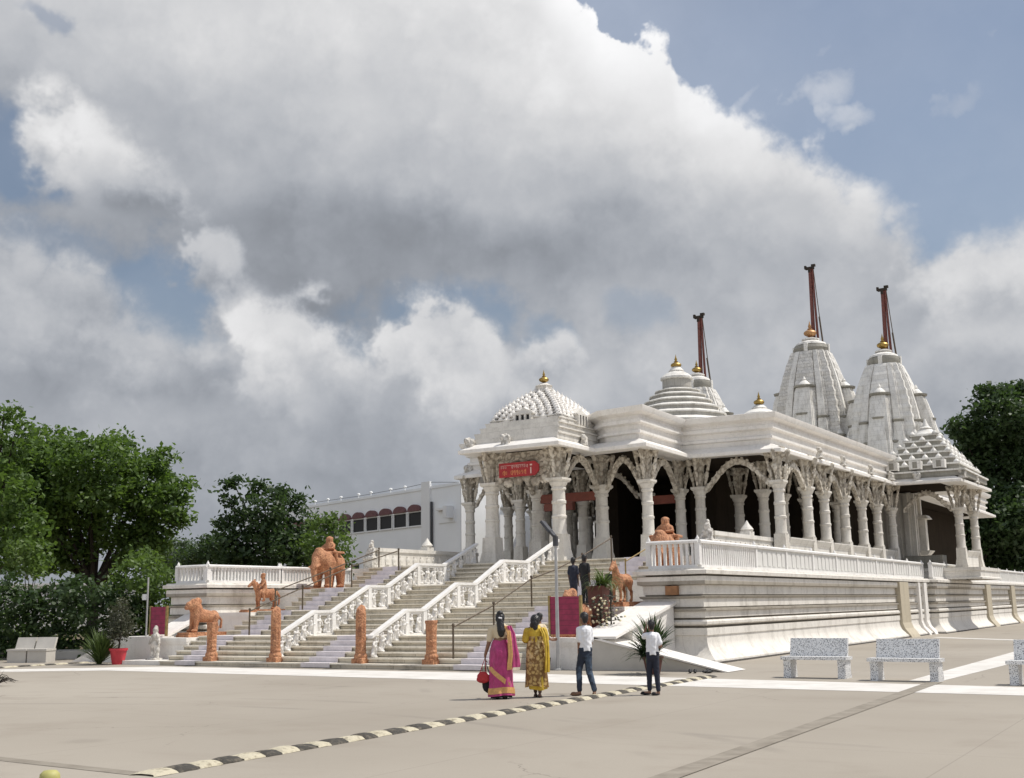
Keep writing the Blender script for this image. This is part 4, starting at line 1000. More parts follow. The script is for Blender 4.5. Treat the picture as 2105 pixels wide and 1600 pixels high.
# ------------------------------------------------------------------ terracotta statues (facing the plaza, -y)
def statue(name, me_parts, label, cat, loc, slab, voxel=.025, mt='terracotta', sc_=1., rz=0., group=None, extra=None):
    root = thing(name, label, cat, loc, rz, group)
    b = MB(); sx, sy, sz = slab; b.box(-sx, sx, -sy, sy, 0, sz * .55); b.box(-sx * .94, sx * .94, -sy * .96, sy * .96, sz * .551, sz)
    b.build('pedestal', mt, root, smooth=0)
    def post(co): co[:, 2] = co[:, 2]; co *= sc_; co[:, 2] += sz
    if isinstance(me_parts, bpy.types.Mesh): me = me_parts
    else: me = organic('body', me_parts, mt, voxel, 2, post)
    link('body', me, root)
    for nm, pr, v in (extra or []): link(nm, organic(nm, pr, mt, v, 2, post), root)
    return root, me
lion = [('c', (0, .38, .50), (0, -.20, .58), .20, .25), ('s', (0, -.26, .72), (.24, .22, .30)), ('s', (0, -.36, .90), (.22, .20, .24)), ('s', (0, -.52, .90), (.14, .16, .15)), ('s', (0, -.64, .83), (.10, .08, .08)), ('s', (.13, -.36, 1.08), (.05, .05, .06)), ('s', (-.13, -.36, 1.08), (.05, .05, .06)), ('s', (0, -.22, 1.02), (.15, .14, .16)),
        ('s', (0, .42, .50), (.19, .20, .24))]
for s_ in (1, -1):
    lion += [('c', (.13 * s_, -.30, .55), (.14 * s_, -.34, .28), .12, .085), ('c', (.14 * s_, -.34, .28), (.14 * s_, -.36, .06), .08, .075), ('s', (.14 * s_, -.42, .05), (.09, .12, .06)),
             ('c', (.13 * s_, .42, .50), (.15 * s_, .36, .28), .14, .09), ('c', (.15 * s_, .36, .28), (.15 * s_, .50, .16), .08, .06), ('c', (.15 * s_, .50, .16), (.15 * s_, .46, .05), .06, .06), ('s', (.15 * s_, .40, .05), (.085, .12, .055))]
lion += [('c', (0, .60, .52), (.04, .72, .40), .05, .04), ('c', (.04, .72, .40), (.02, .70, .15), .04, .05)]
LION, lme = statue('lion_statue', lion, 'terracotta lion statue standing on the left stair cheek, lowest of the three', 'statue', (-30.25, 28.75, .82), (.40, .78, .16), group='terracotta lion statues', sc_=1.0, rz=R(-12))
r2, _ = statue('lion_statue', lme, 'terracotta lion statue half hidden behind the purple board at right', 'statue', (-15.65, 28.9, .82), (.40, .78, .16), group='terracotta lion statues')
horse = [('c', (0, .30, .66), (0, -.22, .68), .19, .20), ('s', (0, .36, .68), (.19, .20, .20)), ('c', (0, -.30, .76), (0, -.46, 1.04), .14, .10), ('c', (0, -.46, 1.06), (0, -.50, 1.14), .11, .10), ('c', (0, -.52, 1.13), (0, -.72, .98), .085, .06), ('c', (.045, -.46, 1.2), (.05, -.46, 1.28), .03, .018), ('c', (-.045, -.46, 1.2), (-.05, -.46, 1.28), .03, .018), ('c', (0, -.36, 1.12), (0, -.2, .86), .05, .06)]
for s_ in (1, -1):
    horse += [('c', (.10 * s_, -.26, .62), (.11 * s_, -.30, .36), .10, .06), ('c', (.11 * s_, -.30, .36), (.11 * s_, -.28, .06), .05, .045), ('s', (.11 * s_, -.32, .04), (.06, .08, .045)), ('c', (.11 * s_, .38, .62), (.12 * s_, .34, .42), .12, .07), ('c', (.12 * s_, .34, .42), (.12 * s_, .48, .30), .06, .05), ('c', (.12 * s_, .48, .30), (.12 * s_, .45, .06), .045, .042), ('s', (.12 * s_, .41, .04), (.06, .08, .045))]
horse += [('c', (0, .54, .76), (0, .68, .55), .05, .05), ('c', (0, .68, .55), (0, .66, .20), .05, .035)]
rider = [('c', (0, -.02, .86), (0, -.06, 1.18), .13, .12), ('s', (0, -.09, 1.38), (.10, .11, .12)), ('s', (0, -.07, 1.47), (.11, .11, .07)), ('c', (.14, -.04, 1.16), (.20, -.22, 1.0), .05, .045), ('c', (.20, -.22, 1.0), (.08, -.36, 1.0), .045, .04), ('c', (-.14, -.04, 1.16), (-.20, -.22, 1.0), .05, .045), ('c', (-.20, -.22, 1.0), (-.08, -.36, 1.0), .045, .04),
         ('c', (.12, -.02, .86), (.24, -.18, .68), .09, .07), ('c', (.24, -.18, .68), (.24, -.1, .40), .065, .05), ('c', (-.12, -.02, .86), (-.24, -.18, .68), .09, .07), ('c', (-.24, -.18, .68), (-.24, -.1, .40), .065, .05), ('s', (.24, -.16, .36), (.05, .09, .04)), ('s', (-.24, -.16, .36), (.05, .09, .04))]
statue('horse_statue', horse, 'terracotta horse statue carrying a rider, middle of the left stair cheek', 'statue', (-30.25, 31.75, 1.62), (.42, .80, .10), group='terracotta horse statues', sc_=.86, rz=R(-24), extra=[('rider', rider, .025)])
statue('horse_statue', horse, 'terracotta riderless horse statue on the white ledge at right', 'statue', (-15.35, 31.2, 1.62), (.40, .74, .14), group='terracotta horse statues', sc_=.95)
eleph = [('c', (0, .42, .80), (0, -.22, .84), .40, .40), ('s', (0, -.50, .98), (.28, .30, .32)), ('s', (0, -.56, 1.2), (.17, .16, .14)), ('c', (0, -.74, .88), (0, -.90, .58), .15, .11), ('c', (0, -.90, .58), (.03, -.90, .26), .11, .08), ('c', (.03, -.90, .26), (.04, -.78, .12), .08, .06), ('s', (.27, -.40, .92), (.06, .17, .25)), ('s', (-.27, -.40, .92), (.06, .17, .25)), ('c', (.12, -.72, .74), (.15, -1.0, .66), .045, .025), ('c', (-.12, -.72, .74), (-.15, -1.0, .66), .045, .025), ('c', (0, .80, .9), (.02, .88, .35), .05, .035)]
for s_ in (1, -1):
    eleph += [('c', (.20 * s_, -.26, .6), (.21 * s_, -.28, .08), .165, .13), ('c', (.20 * s_, .52, .6), (.21 * s_, .52, .08), .175, .13), ('s', (.21 * s_, -.32, .05), (.145, .16, .06)), ('s', (.21 * s_, .48, .05), (.145, .16, .06))]
eleph += [('b', -.43, .43, -.18, .42, 1.14, 1.22)]
def rider_at(y, h, k=1.):
    return [('c', (0, y, 1.2), (0, y, 1.48 + h), .20, .16), ('s', (0, y - .02, 1.72 + h), (.12, .13, .14)), ('s', (0, y, 1.80 + h), (.13, .13, .08)), ('c', (.17, y, 1.48 + h), (.24, y - .15, 1.3 + h), .055, .05), ('c', (.24, y - .15, 1.3 + h), (.08, y - .25, 1.28 + h), .05, .04), ('c', (-.17, y, 1.48 + h), (-.24, y - .15, 1.3 + h), .055, .05), ('c', (-.24, y - .15, 1.3 + h), (-.08, y - .25, 1.28 + h), .05, .04),
            ('c', (.18, y, 1.22), (.36, y - .2, 1.05), .09, .08), ('c', (.36, y - .2, 1.05), (.40, y - .15, .72), .07, .055), ('c', (-.18, y, 1.22), (-.36, y - .2, 1.05), .09, .08), ('c', (-.36, y - .2, 1.05), (-.40, y - .15, .72), .07, .055)]
RD = lambda y, h: [(q[0], (q[1][0], q[1][1], 1.2 + (q[1][2] - 1.2) * .68)) + ((tuple(q[2]),) if q[0] == 's' else ((q[2][0], q[2][1], 1.2 + (q[2][2] - 1.2) * .68), q[3], q[4])) for q in rider_at(y, h)]
E1, eme = statue('elephant_statue', eleph, 'terracotta elephant statue carrying one rider, highest on the left stair cheek', 'statue', (-30.2, 35.2, 2.44), (.60, 1.0, .08), group='terracotta elephant statues', voxel=.03, sc_=1.16, rz=R(10), extra=[('rider', RD(.12, .08), .025)])
E2 = copy_tree(E1, loc=(-15.7, 35.3, 2.44)); E2['label'] = 'terracotta elephant statue with a rider showing above the right balustrade'

# terracotta newel posts at the foot of the stair
def newel(tall):
    h = 1.62 if tall else 1.18
    p = [('b', -.24, .24, -.22, .22, 0, .14), ('s', (0, 0, .2), (.25, .23, .14)), ('s', (0, 0, .34), (.21, .19, .08)), ('b', -.14, .14, -.12, .12, .1, h - .18)]
    n = int((h - .5) / .15)
    for i in range(n):
        zz = .46 + i * .15; p += [('s', (.03 * math.sin(i * 2), -.13, zz), (.11, .06, .075)), ('s', (0, .12, zz), (.12, .05, .07)), ('s', (.13, 0, zz), (.04, .11, .07)), ('s', (-.13, 0, zz), (.04, .11, .07))]
    if tall: p += [('c', (0, -.05, h - .45), (0, -.02, h - .22), .16, .17), ('c', (0, -.02, h - .22), (0, .05, h - .1), .17, .14), ('s', (0, -.14, h - .28), (.10, .09, .16)), ('c', (-.0, .02, h - .05), (0, -.16, h - .12), .10, .07), ('c', (.15, 0, .5), (.15, 0, h - .2), .035, .05), ('c', (-.15, 0, .5), (-.15, 0, h - .2), .035, .05)]
    else: p += [('b', -.15, .15, -.14, .14, h - .26, h), ('s', (0, -.14, h - .14), (.08, .05, .08)), ('b', -.17, .17, -.15, .15, h - .06, h + .02)]
    return organic('newel_post', p, 'terracotta', .02, 2)
NT_, NS_ = newel(True), newel(False)
for me_ in (NT_, NS_):
    for v_ in me_.vertices: v_.co.x *= .80; v_.co.y *= .85
for x, me, lb in ((-27.45, NS_, 'short carved terracotta post, leftmost at the stair foot'), (-24.75, NT_, 'tall arched terracotta post at the foot of the left carved railing'), (-21.45, NT_, 'tall arched terracotta post at the foot of the right carved railing'), (-18.95, NS_, 'short carved terracotta post, nearest to the woman in pink')):
    o = link('terracotta_post', me, None, (x, 26.5, .135)); tag(o, lb, 'post', 'terracotta posts at the stair foot')
# white figure at the left end of the bottom step
o = link('stone_figure', organic('stone_figure', [('b', -.22, .22, -.2, .2, 0, .18), ('c', (-.09, 0, .18), (-.08, 0, .58), .08, .1), ('c', (.09, 0, .18), (.1, 0, .58), .08, .1), ('s', (0, 0, .62), (.17, .13, .12)), ('c', (0, 0, .62), (.02, 0, .88), .12, .14), ('s', (.02, -.02, 1.08), (.09, .1, .11)), ('s', (.02, 0, 1.17), (.07, .07, .08)), ('c', (.15, 0, .9), (.24, -.05, .68), .05, .05), ('c', (.24, -.05, .68), (.2, -.12, .95), .05, .04), ('c', (-.14, 0, .9), (-.22, -.05, .66), .05, .045)], 'carved_stone', .022, 2), None, (-30.6, 27.0, 0.0)); tag(o, 'small white standing stone figure beside the left end of the bottom step', 'statue')
mb = MB(); mb.box(-31.35, -29.52, 26.3, 27.4, 0, .13); o = mb.build('stone_plinth', 'smooth_stone', smooth=0); tag(o, 'low white stone slab under the small figure left of the stair', 'slab')

# ------------------------------------------------------------------ sign on the porch
SG = thing('red_sign', 'red sign board with pale and orange lettering hung under the porch eave', 'sign', (A - .12, 38.05, 6.95))
mb = MB(); mb.box(-.82, .80, -.03, .05, -.30, .26); mb.extr([(.80, -.30), (.98, -.12), (.98, .12), (.80, .26)], 'y', -.03, .05); mb.build('board', 'sign_red', SG, smooth=0)
rnd = random.Random(3)
def glyphs(row, x0, x1, n, zc, h, mt, nm, barred):
    mb = MB(); w = (x1 - x0) / n
    if barred: mb.box(x0, x1 - .12, -.036, -.031, zc + h * .46, zc + h * .56)
    for i in range(n):
        if rnd.random() < .08: continue
        cx = x0 + w * (i + .5); t = h * .11
        k = rnd.randrange(5)
        if k in (0, 2, 3): mb.box(cx + w * .18, cx + w * .18 + t, -.037, -.031, zc - h * .5, zc + h * .46)
        pts = []
        a0, a1 = ((.4, 4.6), (-1.5, 3.2), (1.2, 5.6), (0, 3.6), (2.0, 7.4))[k]
        for j in range(9): a = a0 + (a1 - a0) * j / 8; pts.append((cx - w * .06 + w * .24 * math.cos(a), -.035, zc + h * .32 * math.sin(a)))
        mb.tube(pts, t * .5, 4)
    mb.build(nm, mt, SG, smooth=0)
glyphs(0, -.74, .52, 13, .09, .13, 'sign_white', 'lettering', True); glyphs(1, -.66, .56, 10, -.13, .21, 'sign_yellow', 'lettering', False)
mb = MB(); mb.box(.60, .70, -.037, -.031, .09, .15); mb.box(.615, .665, -.037, -.031, -.22, 0.03); mb.build('lettering', 'sign_white', SG, smooth=0)

# ------------------------------------------------------------------ boards, lamps, pots
def board(label, x0, x1, y, z0, z1):
    r = thing('maroon_board', label, 'board', ((x0 + x1) / 2, y, z0), 0, 'maroon slatted boards')
    w = (x1 - x0) / 2; mb = MB(); mb.box(-w, w, -.03, .03, .05, z1 - z0); mb.build('panel', 'panel_maroon', r, smooth=0)
    for s_ in (-1, 1): p = MB(); p.box(w * s_ - .03, w * s_ + .03, -.045, .045, 0, z1 - z0 + .03); p.build('frame', 'brass', r, smooth=0)
    return r
board('maroon slatted board right of the stair, behind the tall lamp post', -15.78, -14.82, 27.62, .865, 1.92)
board('plain maroon board at the left edge of the stair behind the grey pole', -32.0, -31.2, 28.0, .87, 1.86)
LP = thing('lamp_post', 'tall grey lamp post with a slanted head in front of the maroon board', 'lamp post', (-15.26, 27.1, 0))
mb = MB(); mb.lathe([(.13, 0), (.13, .03), (.06, .05), (.055, .3)], seg=10); mb.tube([(0, 0, 0), (.0, 0, 3.32)], [.055, .038], 10); mb.build('pole', 'steel_pole', LP)
mb = MB(); mb.tube([(0, 0, 3.26), (0, 0, 3.52)], .075, 10); mb.tube([(0, 0, 3.45), (-.07, 0, 3.58)], .035, 8); mb.build('collar', 'lamp_grey', LP)
mb = MB(); mb.box(-.10, .10, -.09, .09, -.03, .03); mb.frustum(.26, 0, -.035, .03, .20, .12, .20, .10); M = Matrix.Translation((-.09, 0, 3.60)) @ Matrix.Rotation(R(180), 4, 'Z') @ Matrix.Rotation(R(-48), 4, 'Y')
mh = MB(); mh.add(mb.v, mb.f, M); mh.build('lamp_head', 'lamp_grey', LP, smooth=0)
PO = thing('grey_pole', 'plain grey metal pole with a small box beside the left maroon board', 'pole', (-31.75, 27.6, .85)); mb = MB(); mb.tube([(0, 0, 0), (0.0, 0, 2.02)], .03, 8); mb.build('pole', 'steel_pole', PO); mb = MB(); mb.box(-.20, -.05, -.06, .06, 1.25, 1.45); mb.build('box', 'bg_white', PO, smooth=0)

def leaves_strap(mb, n, L, w, up_=1.0, c=(0, 0, 0), spread=1.0, seed=1, droop=.9):
    rnd = random.Random(seed)
    for i in range(n):
        a = rnd.uniform(0, 2 * math.pi); l = L * rnd.uniform(.6, 1.1); e0 = rnd.uniform(.55, 1.45); N = 7; p = Vector(c) + Vector((rnd.uniform(-.06, .06), rnd.uniform(-.06, .06), rnd.uniform(-.05, .1))); d = Vector((math.cos(a) * math.cos(e0) * spread, math.sin(a) * math.cos(e0) * spread, math.sin(e0) * up_)).normalized()
        side = Vector((-math.sin(a), math.cos(a), 0)); vs = []; fs = []
        for k in range(N + 1):
            u = k / N; ww = w * (1 - u ** 2.2) * (.6 + .8 * u * (1 - u) * 2) + .002; vs += [p - side * ww, p + side * ww]
            d = (d + Vector((0, 0, -droop * (.10 + .16 * rnd.random()) * (u + .2)))).normalized(); p = p + d * (l / N)
        for k in range(N): fs.append((2 * k, 2 * k + 1, 2 * k + 3, 2 * k + 2))
        mb.add(vs, fs)
def pot(mb, r0, r1, h, c=(0, 0, 0)): mb.lathe([(r0, 0), (r1, h * .86), (r1 * 1.12, h * .87), (r1 * 1.12, h), (r1 * .95, h), (r1 * .93, h * .9), (.01, h * .9)], c, 20)
YU = thing('strap_leaf_plant', 'large dark strap-leaved plant in a dark brown pot beside the ramp', 'plant', (-12.15, 26.3, 0)); mb = MB(); pot(mb, .18, .26, .46); mb.build('pot', 'planter_brown', YU)
mb = MB(); leaves_strap(mb, 170, 1.12, .034, c=(0, 0, .50), seed=3); leaves_strap(mb, 110, .95, .03, c=(-.12, -.12, .40), seed=9, up_=.45, droop=1.2); mb.build('leaves', 'leaf_strap', YU, smooth=60)
YU.scale = (.92, .92, .92)
PT = thing('potted_tree', 'small leafy sapling in a red pot before the low white wall', 'plant', (-31.55, 26.3, 0)); mb = MB(); pot(mb, .19, .27, .52); mb.build('pot', 'pot_red', PT)
mb = MB(); mb.tube([(0, 0, .45), (.05, 0, .9), (0, .05, 1.5)], [.03, .025, .015], 6); mb.build('trunk', 'bark', PT)
PG = thing('grass_clump', 'bushy light green grass-like palm clump left of the red pot', 'plant', (-32.35, 26.2, 0)); mb = MB(); leaves_strap(mb, 260, 1.15, .022, c=(0, 0, .05), seed=5, droop=.7); leaves_strap(mb, 120, .8, .02, c=(.15, .1, .3), seed=6); mb.build('leaves', 'leaf_palm', PG, smooth=60)
PB = thing('planter_column', 'dark brown tall planter with grass on top, right of the stair', 'planter', (-15.45, 29.9, .82)); mb = MB(); mb.frustum(0, 0, 0, 1.32, .17, .17, .24, .24); mb.frustum(0, 0, 1.32, 1.40, .27, .27, .27, .27); mb.build('planter', 'planter_brown', PB, smooth=0)
mb = MB(); leaves_strap(mb, 120, .85, .016, c=(.22, -.1, 1.38), seed=11, droop=2.0, up_=.4); leaves_strap(mb, 60, .4, .014, c=(0, 0, 1.40), seed=12); mb.build('leaves', 'leaf_palm', PB, smooth=60)
PF = thing('flowering_plant', 'pale-flowered climbing plant on stakes beside the maroon board', 'plant', (-14.62, 28.6, .9)); mb = MB()
for x, y in ((-.12, 0), (.18, .05)): mb.tube([(x, y, -.02), (x, y, 1.0)], .025, 6)
mb.build('stake', 'bark', PF); mb = MB(); rnd = random.Random(5)
for i in range(160):
    c = Vector((rnd.gauss(0, .22), rnd.gauss(0, .12), rnd.uniform(.1, 1.05))); mb.ell(c, (rnd.uniform(.02, .05), rnd.uniform(.02, .05), rnd.uniform(.01, .03)), nu=5, nv=4)
mb.build('leaves', 'leaf_olive', PF); mb = MB()
for i in range(42): c = Vector((rnd.gauss(0, .24), rnd.gauss(-.06, .12), rnd.uniform(.1, 1.05))); mb.ell(c, (.04, .04, .03), nu=6, nv=4)
mb.build('flowers', 'flower', PF)
FLD = thing('floodlight', 'black floodlight on a thin stand left of the terracotta horse', 'floodlight', (-15.9, 31.6, 1.62)); mb = MB(); mb.tube([(0, 0, 0), (0, 0, .80)], .025, 6); mb.build('stand', 'black', FLD); mb = MB(); mb.box(-.16, .16, -.09, .07, .72, .98); mb.box(-.05, .05, -.06, .06, .2, .5); mb.build('lamp_head', 'black', FLD, smooth=0)
for i, (x, y, rz, lb) in enumerate(((-11.35, 26.85, .4, 'dark pair of shoes left at the foot of the ramp, nearer the plant'), (-11.0, 26.95, -.3, 'dark pair of shoes left at the tip of the ramp'))):
    mb = MB()
    for k in (-.06, .06): mb.ell((k, 0, .035), (.045, .13, .035)); mb.ell((k, .07, .06), (.042, .06, .035))
    o = mb.build('shoes', 'black', None, 60, (x, y, .004)); o.rotation_euler = (0, 0, rz); tag(o, lb, 'shoes', 'shoes by the ramp')
# bundle of things set down at the wall foot
BD = thing('black_bucket', 'small black bucket by the wall foot behind the woman in yellow', 'bucket', (-15.62, 27.05, 0)); mb = MB(); mb.lathe([(.10, 0), (.14, .30), (.15, .32), (.13, .32), (.10, .05)], seg=14); mb.build('bucket', 'black', BD); mb = MB(); mb.ell((.02, -.15, .08), (.07, .06, .07)); mb.build('ball', 'bg_white', BD)

# benches
def bench_mesh():
    r = thing('park_bench', 'x', 'bench', (0, 0, 0)); 
    mb = MB(); mb.box(-.75, .75, -.24, .22, .40, .47); mb.build('seat', 'mosaic', r, smooth=0)
    mb = MB(); vs = []; 
    mb.extr([(.14, .47), (.22, .47), (.33, .86), (.25, .86)], 'x', -.66, .66); mb.build('backrest', 'mosaic', r, smooth=0)
    for s_ in (-1, 1):
        mb = MB(); mb.extr([(-.22, 0), (.24, 0), (.20, .2), (.2, .398), (-.2, .398), (-.18, .2)], 'x', s_ * .62 - .085, s_ * .62 + .085); mb.build('leg', 'mosaic', r, smooth=0)
    return r
B1 = bench_mesh()
bl = [((-8.0, 26.0), -2, 'white speckled mosaic bench nearest to the terrace plinth corner'), ((-5.95, 25.55), -3, 'white speckled mosaic bench standing where the paving strips cross'), ((-3.1, 25.0), -3, 'white speckled mosaic bench cut off by the right edge of the photo')]
for i, ((x, y), a, lb) in enumerate(bl):
    o = B1 if i == 0 else copy_tree(B1); o.location = (x, y, 0); o.rotation_euler = (0, 0, R(a)); tag(o, lb, 'bench', 'mosaic benches at right')
def bench2():
    r = thing('stone_bench', 'x', 'bench'); mb = MB(); mb.box(-.36, .36, -.3, .3, .0, .40); mb.box(-.38, .38, -.33, .3, .401, .47); mb.build('seat', 'concrete_wall', r, smooth=0); mb = MB(); mb.extr([(.16, .47), (.28, .47), (.42, .86), (.32, .86)], 'x', -.36, .36); mb.build('backrest', 'concrete_wall', r, smooth=0); return r
Q = bench2()
for i, (x, y, lb) in enumerate(((-36.85, 26.45, 'solid pale stone bench at the far left, nearer the picture edge'), (-36.10, 26.72, 'solid pale stone bench beside the planted hedge kerb, right of its twin'))):
    o = Q if i == 0 else copy_tree(Q); o.location = (x, y, 0); o.rotation_euler = (0, 0, R(22)); tag(o, lb, 'bench', 'stone benches at left')
mb = MB(); 
mb.extr([(0, 0), (.25, 0), (.25, .34), (.12, .34), (.0, .29)], 'x', -10.5, 3.2); o = mb.build('planter_wall', 'concrete_wall', None, 0, (-36.0, 29.6, 0)); o.rotation_euler = (0, 0, R(24)); tag(o, 'low pale kerb wall in front of the hedge at left', 'wall')

# speed hump: alternating painted lumps
def hump(label, x, y0, y1, w, h, L, rz=0., ox=0):
    mb = MB(); y = y0; k = 0; rnd = random.Random(2)
    while y < y1:
        l = L * rnd.uniform(.82, 1.18); mb.cur = k % 2; N = 8; wv = w * rnd.uniform(.9, 1.08); hh = h * rnd.uniform(.8, 1.15); sk = w * .35
        vs = []; fs = []
        for j, yy in enumerate((y + .006, y + l * .15, y + l * .5, y + l * .85, y + l - .006)):
            kk = (.35, .9, 1., .9, .35)[j]
            for i in range(N + 1):
                a = math.pi * i / N; vs.append((-wv * .5 * math.cos(a) + rnd.uniform(-.008, .008), yy + sk * math.sin(a) * .5, max(.0, hh * kk * math.sin(a) + rnd.uniform(-.004, .004)) + .002))
        for j in range(4):
            for i in range(N): fs.append((j * (N + 1) + i, j * (N + 1) + i + 1, (j + 1) * (N + 1) + i + 1, (j + 1) * (N + 1) + i))
        mb.add(vs, fs); y += l; k += 1
    o = mb.build('speed_hump', ['hump_yellow', 'hump_black'], None, 70, (x, 0, 0)); o.rotation_euler = (0, 0, rz); tag(o, label, 'speed hump', 'painted speed humps'); return o
o = hump('long black and pale yellow painted speed hump crossing the plaza towards the ramp', -9.84, 8.6, 25.6, .34, .055, .31); o.rotation_euler = (0, 0, R(1.7)); o.location = (-9.63, 0, 0)
o = hump('short far black and pale painted kerb lumps at the left edge', -33.8, 22.6, 26.6, .22, .05, .45)
o = MB().lathe([(.05, 0), (.05, .36), (.07, .38), (.08, .41), (.075, .45), (.05, .475), (.01, .48)], seg=16).build('bollard', 'bollard_green', None, 40, (-8.05, 6.1, 0)); tag(o, 'yellow green bollard top poking up at the bottom left', 'bollard')
DP = thing('dry_plant', 'small dry twiggy plant cut off by the left edge of the photo', 'plant', (-25.35, 17.55, 0)); mb = MB(); rnd = random.Random(8)
for i in range(26):
    a = rnd.uniform(0, 6.28); p = Vector((0, 0, 0)); pts = [tuple(p)]; d = Vector((math.cos(a) * .7, math.sin(a) * .7, 1))
    for k in range(5): d += Vector((rnd.uniform(-.3, .3), rnd.uniform(-.3, .3), -.28)); p = p + d.normalized() * .11; pts.append(tuple(p))
    mb.tube(pts, [.014, .012, .01, .009, .007, .004], 4)
mb.build('twigs', 'bark', DP); mb = MB(); leaves_strap(mb, 30, .3, .02, c=(0, 0, .1), seed=4); mb.build('leaves', 'leaf_olive', DP, smooth=60)

# ------------------------------------------------------------------ people
def hand_parts(w, d, side, curl=.35, s=1.0, nrm=None):
    """palm, four separate unequal fingers with a knuckle bend and a thumb; w wrist, d pointing direction, side towards the thumb"""
    w = Vector(w); d = Vector(d).normalized(); t = Vector(side); t = (t - d * t.dot(d)).normalized(); n = d.cross(t) if nrm is None else Vector(nrm)
    p = [('c', tuple(w), tuple(w + d * .035 * s), .022 * s, .024 * s)]
    for k in (-.024, 0, .024): p.append(('c', tuple(w + d * .02 * s + t * k * .8 * s), tuple(w + d * .075 * s + t * k * s), .014 * s, .013 * s))
    for i, (k, L) in enumerate(((.030, .068), (.010, .078), (-.010, .073), (-.030, .056))):
        a = w + d * .08 * s + t * k * s; b = a + (d + n * curl * .5).normalized() * L * .5 * s; c = b + (d + n * curl * 1.6).normalized() * L * .5 * s
        p += [('c', tuple(a), tuple(b), .0085 * s, .008 * s), ('c', tuple(b), tuple(c), .008 * s, .007 * s)]
    a = w + d * .03 * s + t * .03 * s; b = a + (d * .7 + t * .8).normalized() * .038 * s; c = b + (d * 1. + t * .25).normalized() * .03 * s
    p += [('c', tuple(a), tuple(b), .011 * s, .0095 * s), ('c', tuple(b), tuple(c), .0095 * s, .008 * s)]
    return p
def head_parts(c, s=1.0, yaw=0., tilt=0.):
    """skull, jaw, nose, brow, lips and ears; the face looks to +y"""
    Q = Matrix.Rotation(yaw, 3, 'Z') @ Matrix.Rotation(tilt, 3, 'X'); c = Vector(c)
    def P(x, y, z): return tuple(c + Q @ Vector((x, y, z)) * s)
    r = lambda a, b, d: (a * s, b * s, d * s)
    return [('s', P(0, -.01, .03), r(.076, .094, .092), Q), ('s', P(0, .03, -.03), r(.060, .066, .085), Q), ('c', P(0, .085, .015), P(0, .108, -.025), .010 * s, .015 * s), ('s', P(0, .085, -.062), r(.026, .014, .009), Q), ('s', P(0, .075, -.095), r(.026, .024, .02), Q),
            ('s', P(.03, .082, .022), r(.017, .012, .010), Q), ('s', P(-.03, .082, .022), r(.017, .012, .010), Q), ('s', P(0, .075, .045), r(.055, .02, .012), Q),
            ('s', P(.078, -.005, -.01), r(.011, .022, .033), Q), ('s', P(-.078, -.005, -.01), r(.011, .022, .033), Q)]
def wrinkle(a, f):
    def post(co):
        n = np.sin(co[:, 0] * f * 1.3 + np.sin(co[:, 2] * f * .6) * 1.7) * np.sin(co[:, 2] * f + np.sin(co[:, 1] * f * .8) * 1.3 + 1.)
        c = co.copy(); c[:, 2] = 0; L = np.maximum(np.hypot(c[:, 0], c[:, 1]), 1e-3); co[:, 0] += co[:, 0] / L * n * a; co[:, 1] += co[:, 1] / L * n * a
    return post
def garment(rings, folds, n=72, amp=.012, seed=1, open_=True, mt='saree_pink', name='skirt', parent=None, thick=.006):
    """draped tube: rings = (z, rx, ry, cx, cy, fold gain)"""
    rnd = random.Random(seed); ph = [rnd.uniform(0, 6.28) for _ in range(4)]
    zs = [r[0] for r in rings]; N = 34; vs = []; fs = []
    for i in range(N):
        z = zs[0] + (zs[-1] - zs[0]) * i / (N - 1); k = max(j for j in range(len(zs) - 1) if zs[j] <= z + 1e-9) ; k = min(k, len(rings) - 2)
        u = (z - zs[k]) / (zs[k + 1] - zs[k]); u2 = u * u * (3 - 2 * u) * .5 + u * .5; q = [rings[k][j] + (rings[k + 1][j] - rings[k][j]) * u2 for j in range(6)]
        for j in range(n):
            a = 2 * math.pi * j / n; f = 1 + q[5] * amp / .2 * (math.sin(a * folds + ph[0] + z * 1.5) + .6 * math.sin(a * (folds * 1.7) + ph[1] - z * 2) + .4 * math.sin(a * 3 + ph[2] + z * 4)) + .012 * math.sin(z * 23 + a * 2 + ph[3])
            vs.append((q[3] + q[1] * f * math.cos(a), q[4] + q[2] * f * math.sin(a), z + .012 * q[5] * math.sin(a * 2 + ph[3])))
    for i in range(N - 1):
        for j in range(n): j2 = (j + 1) % n; fs.append((i * n + j, i * n + j2, (i + 1) * n + j2, (i + 1) * n + j))
    mb = MB(); mb.add(vs, fs); return mb, vs
HEAD0 = R(31.4)
def person(label, loc, rz, group=None): return thing('person', label, 'person', loc, rz, group)

# woman in pink saree
P1 = person('woman in a pink saree with gold border, bags hanging from her left hand', (-11.68, 18.55, 0), HEAD0)
bp = [('c', (0, 0, 1.06), (0, .0, 1.26), .125, .135), ('c', (-.10, 0, 1.27), (.10, 0, 1.27), .065, .065), ('s', (0, -.01, 1.0), (.15, .11, .10)), ('c', (0, .0, 1.30), (0, .02, 1.40), .05, .046)] + head_parts((0, .03, 1.455), .98)
bp += [('c', (-.165, 0, 1.26), (-.215, -.02, 1.02), .05, .042), ('c', (-.215, -.02, 1.02), (-.285, .02, .80), .040, .028)] + hand_parts((-.285, .02, .80), (-.05, .02, -1), (.1, 1, 0), 1.0)
bp += [('c', (.165, 0, 1.26), (.20, .03, 1.04), .048, .042), ('c', (.20, .03, 1.04), (.16, .20, .96), .040, .028)] + hand_parts((.16, .20, .96), (-.4, .8, .1), (-.3, 0, 1), .6)
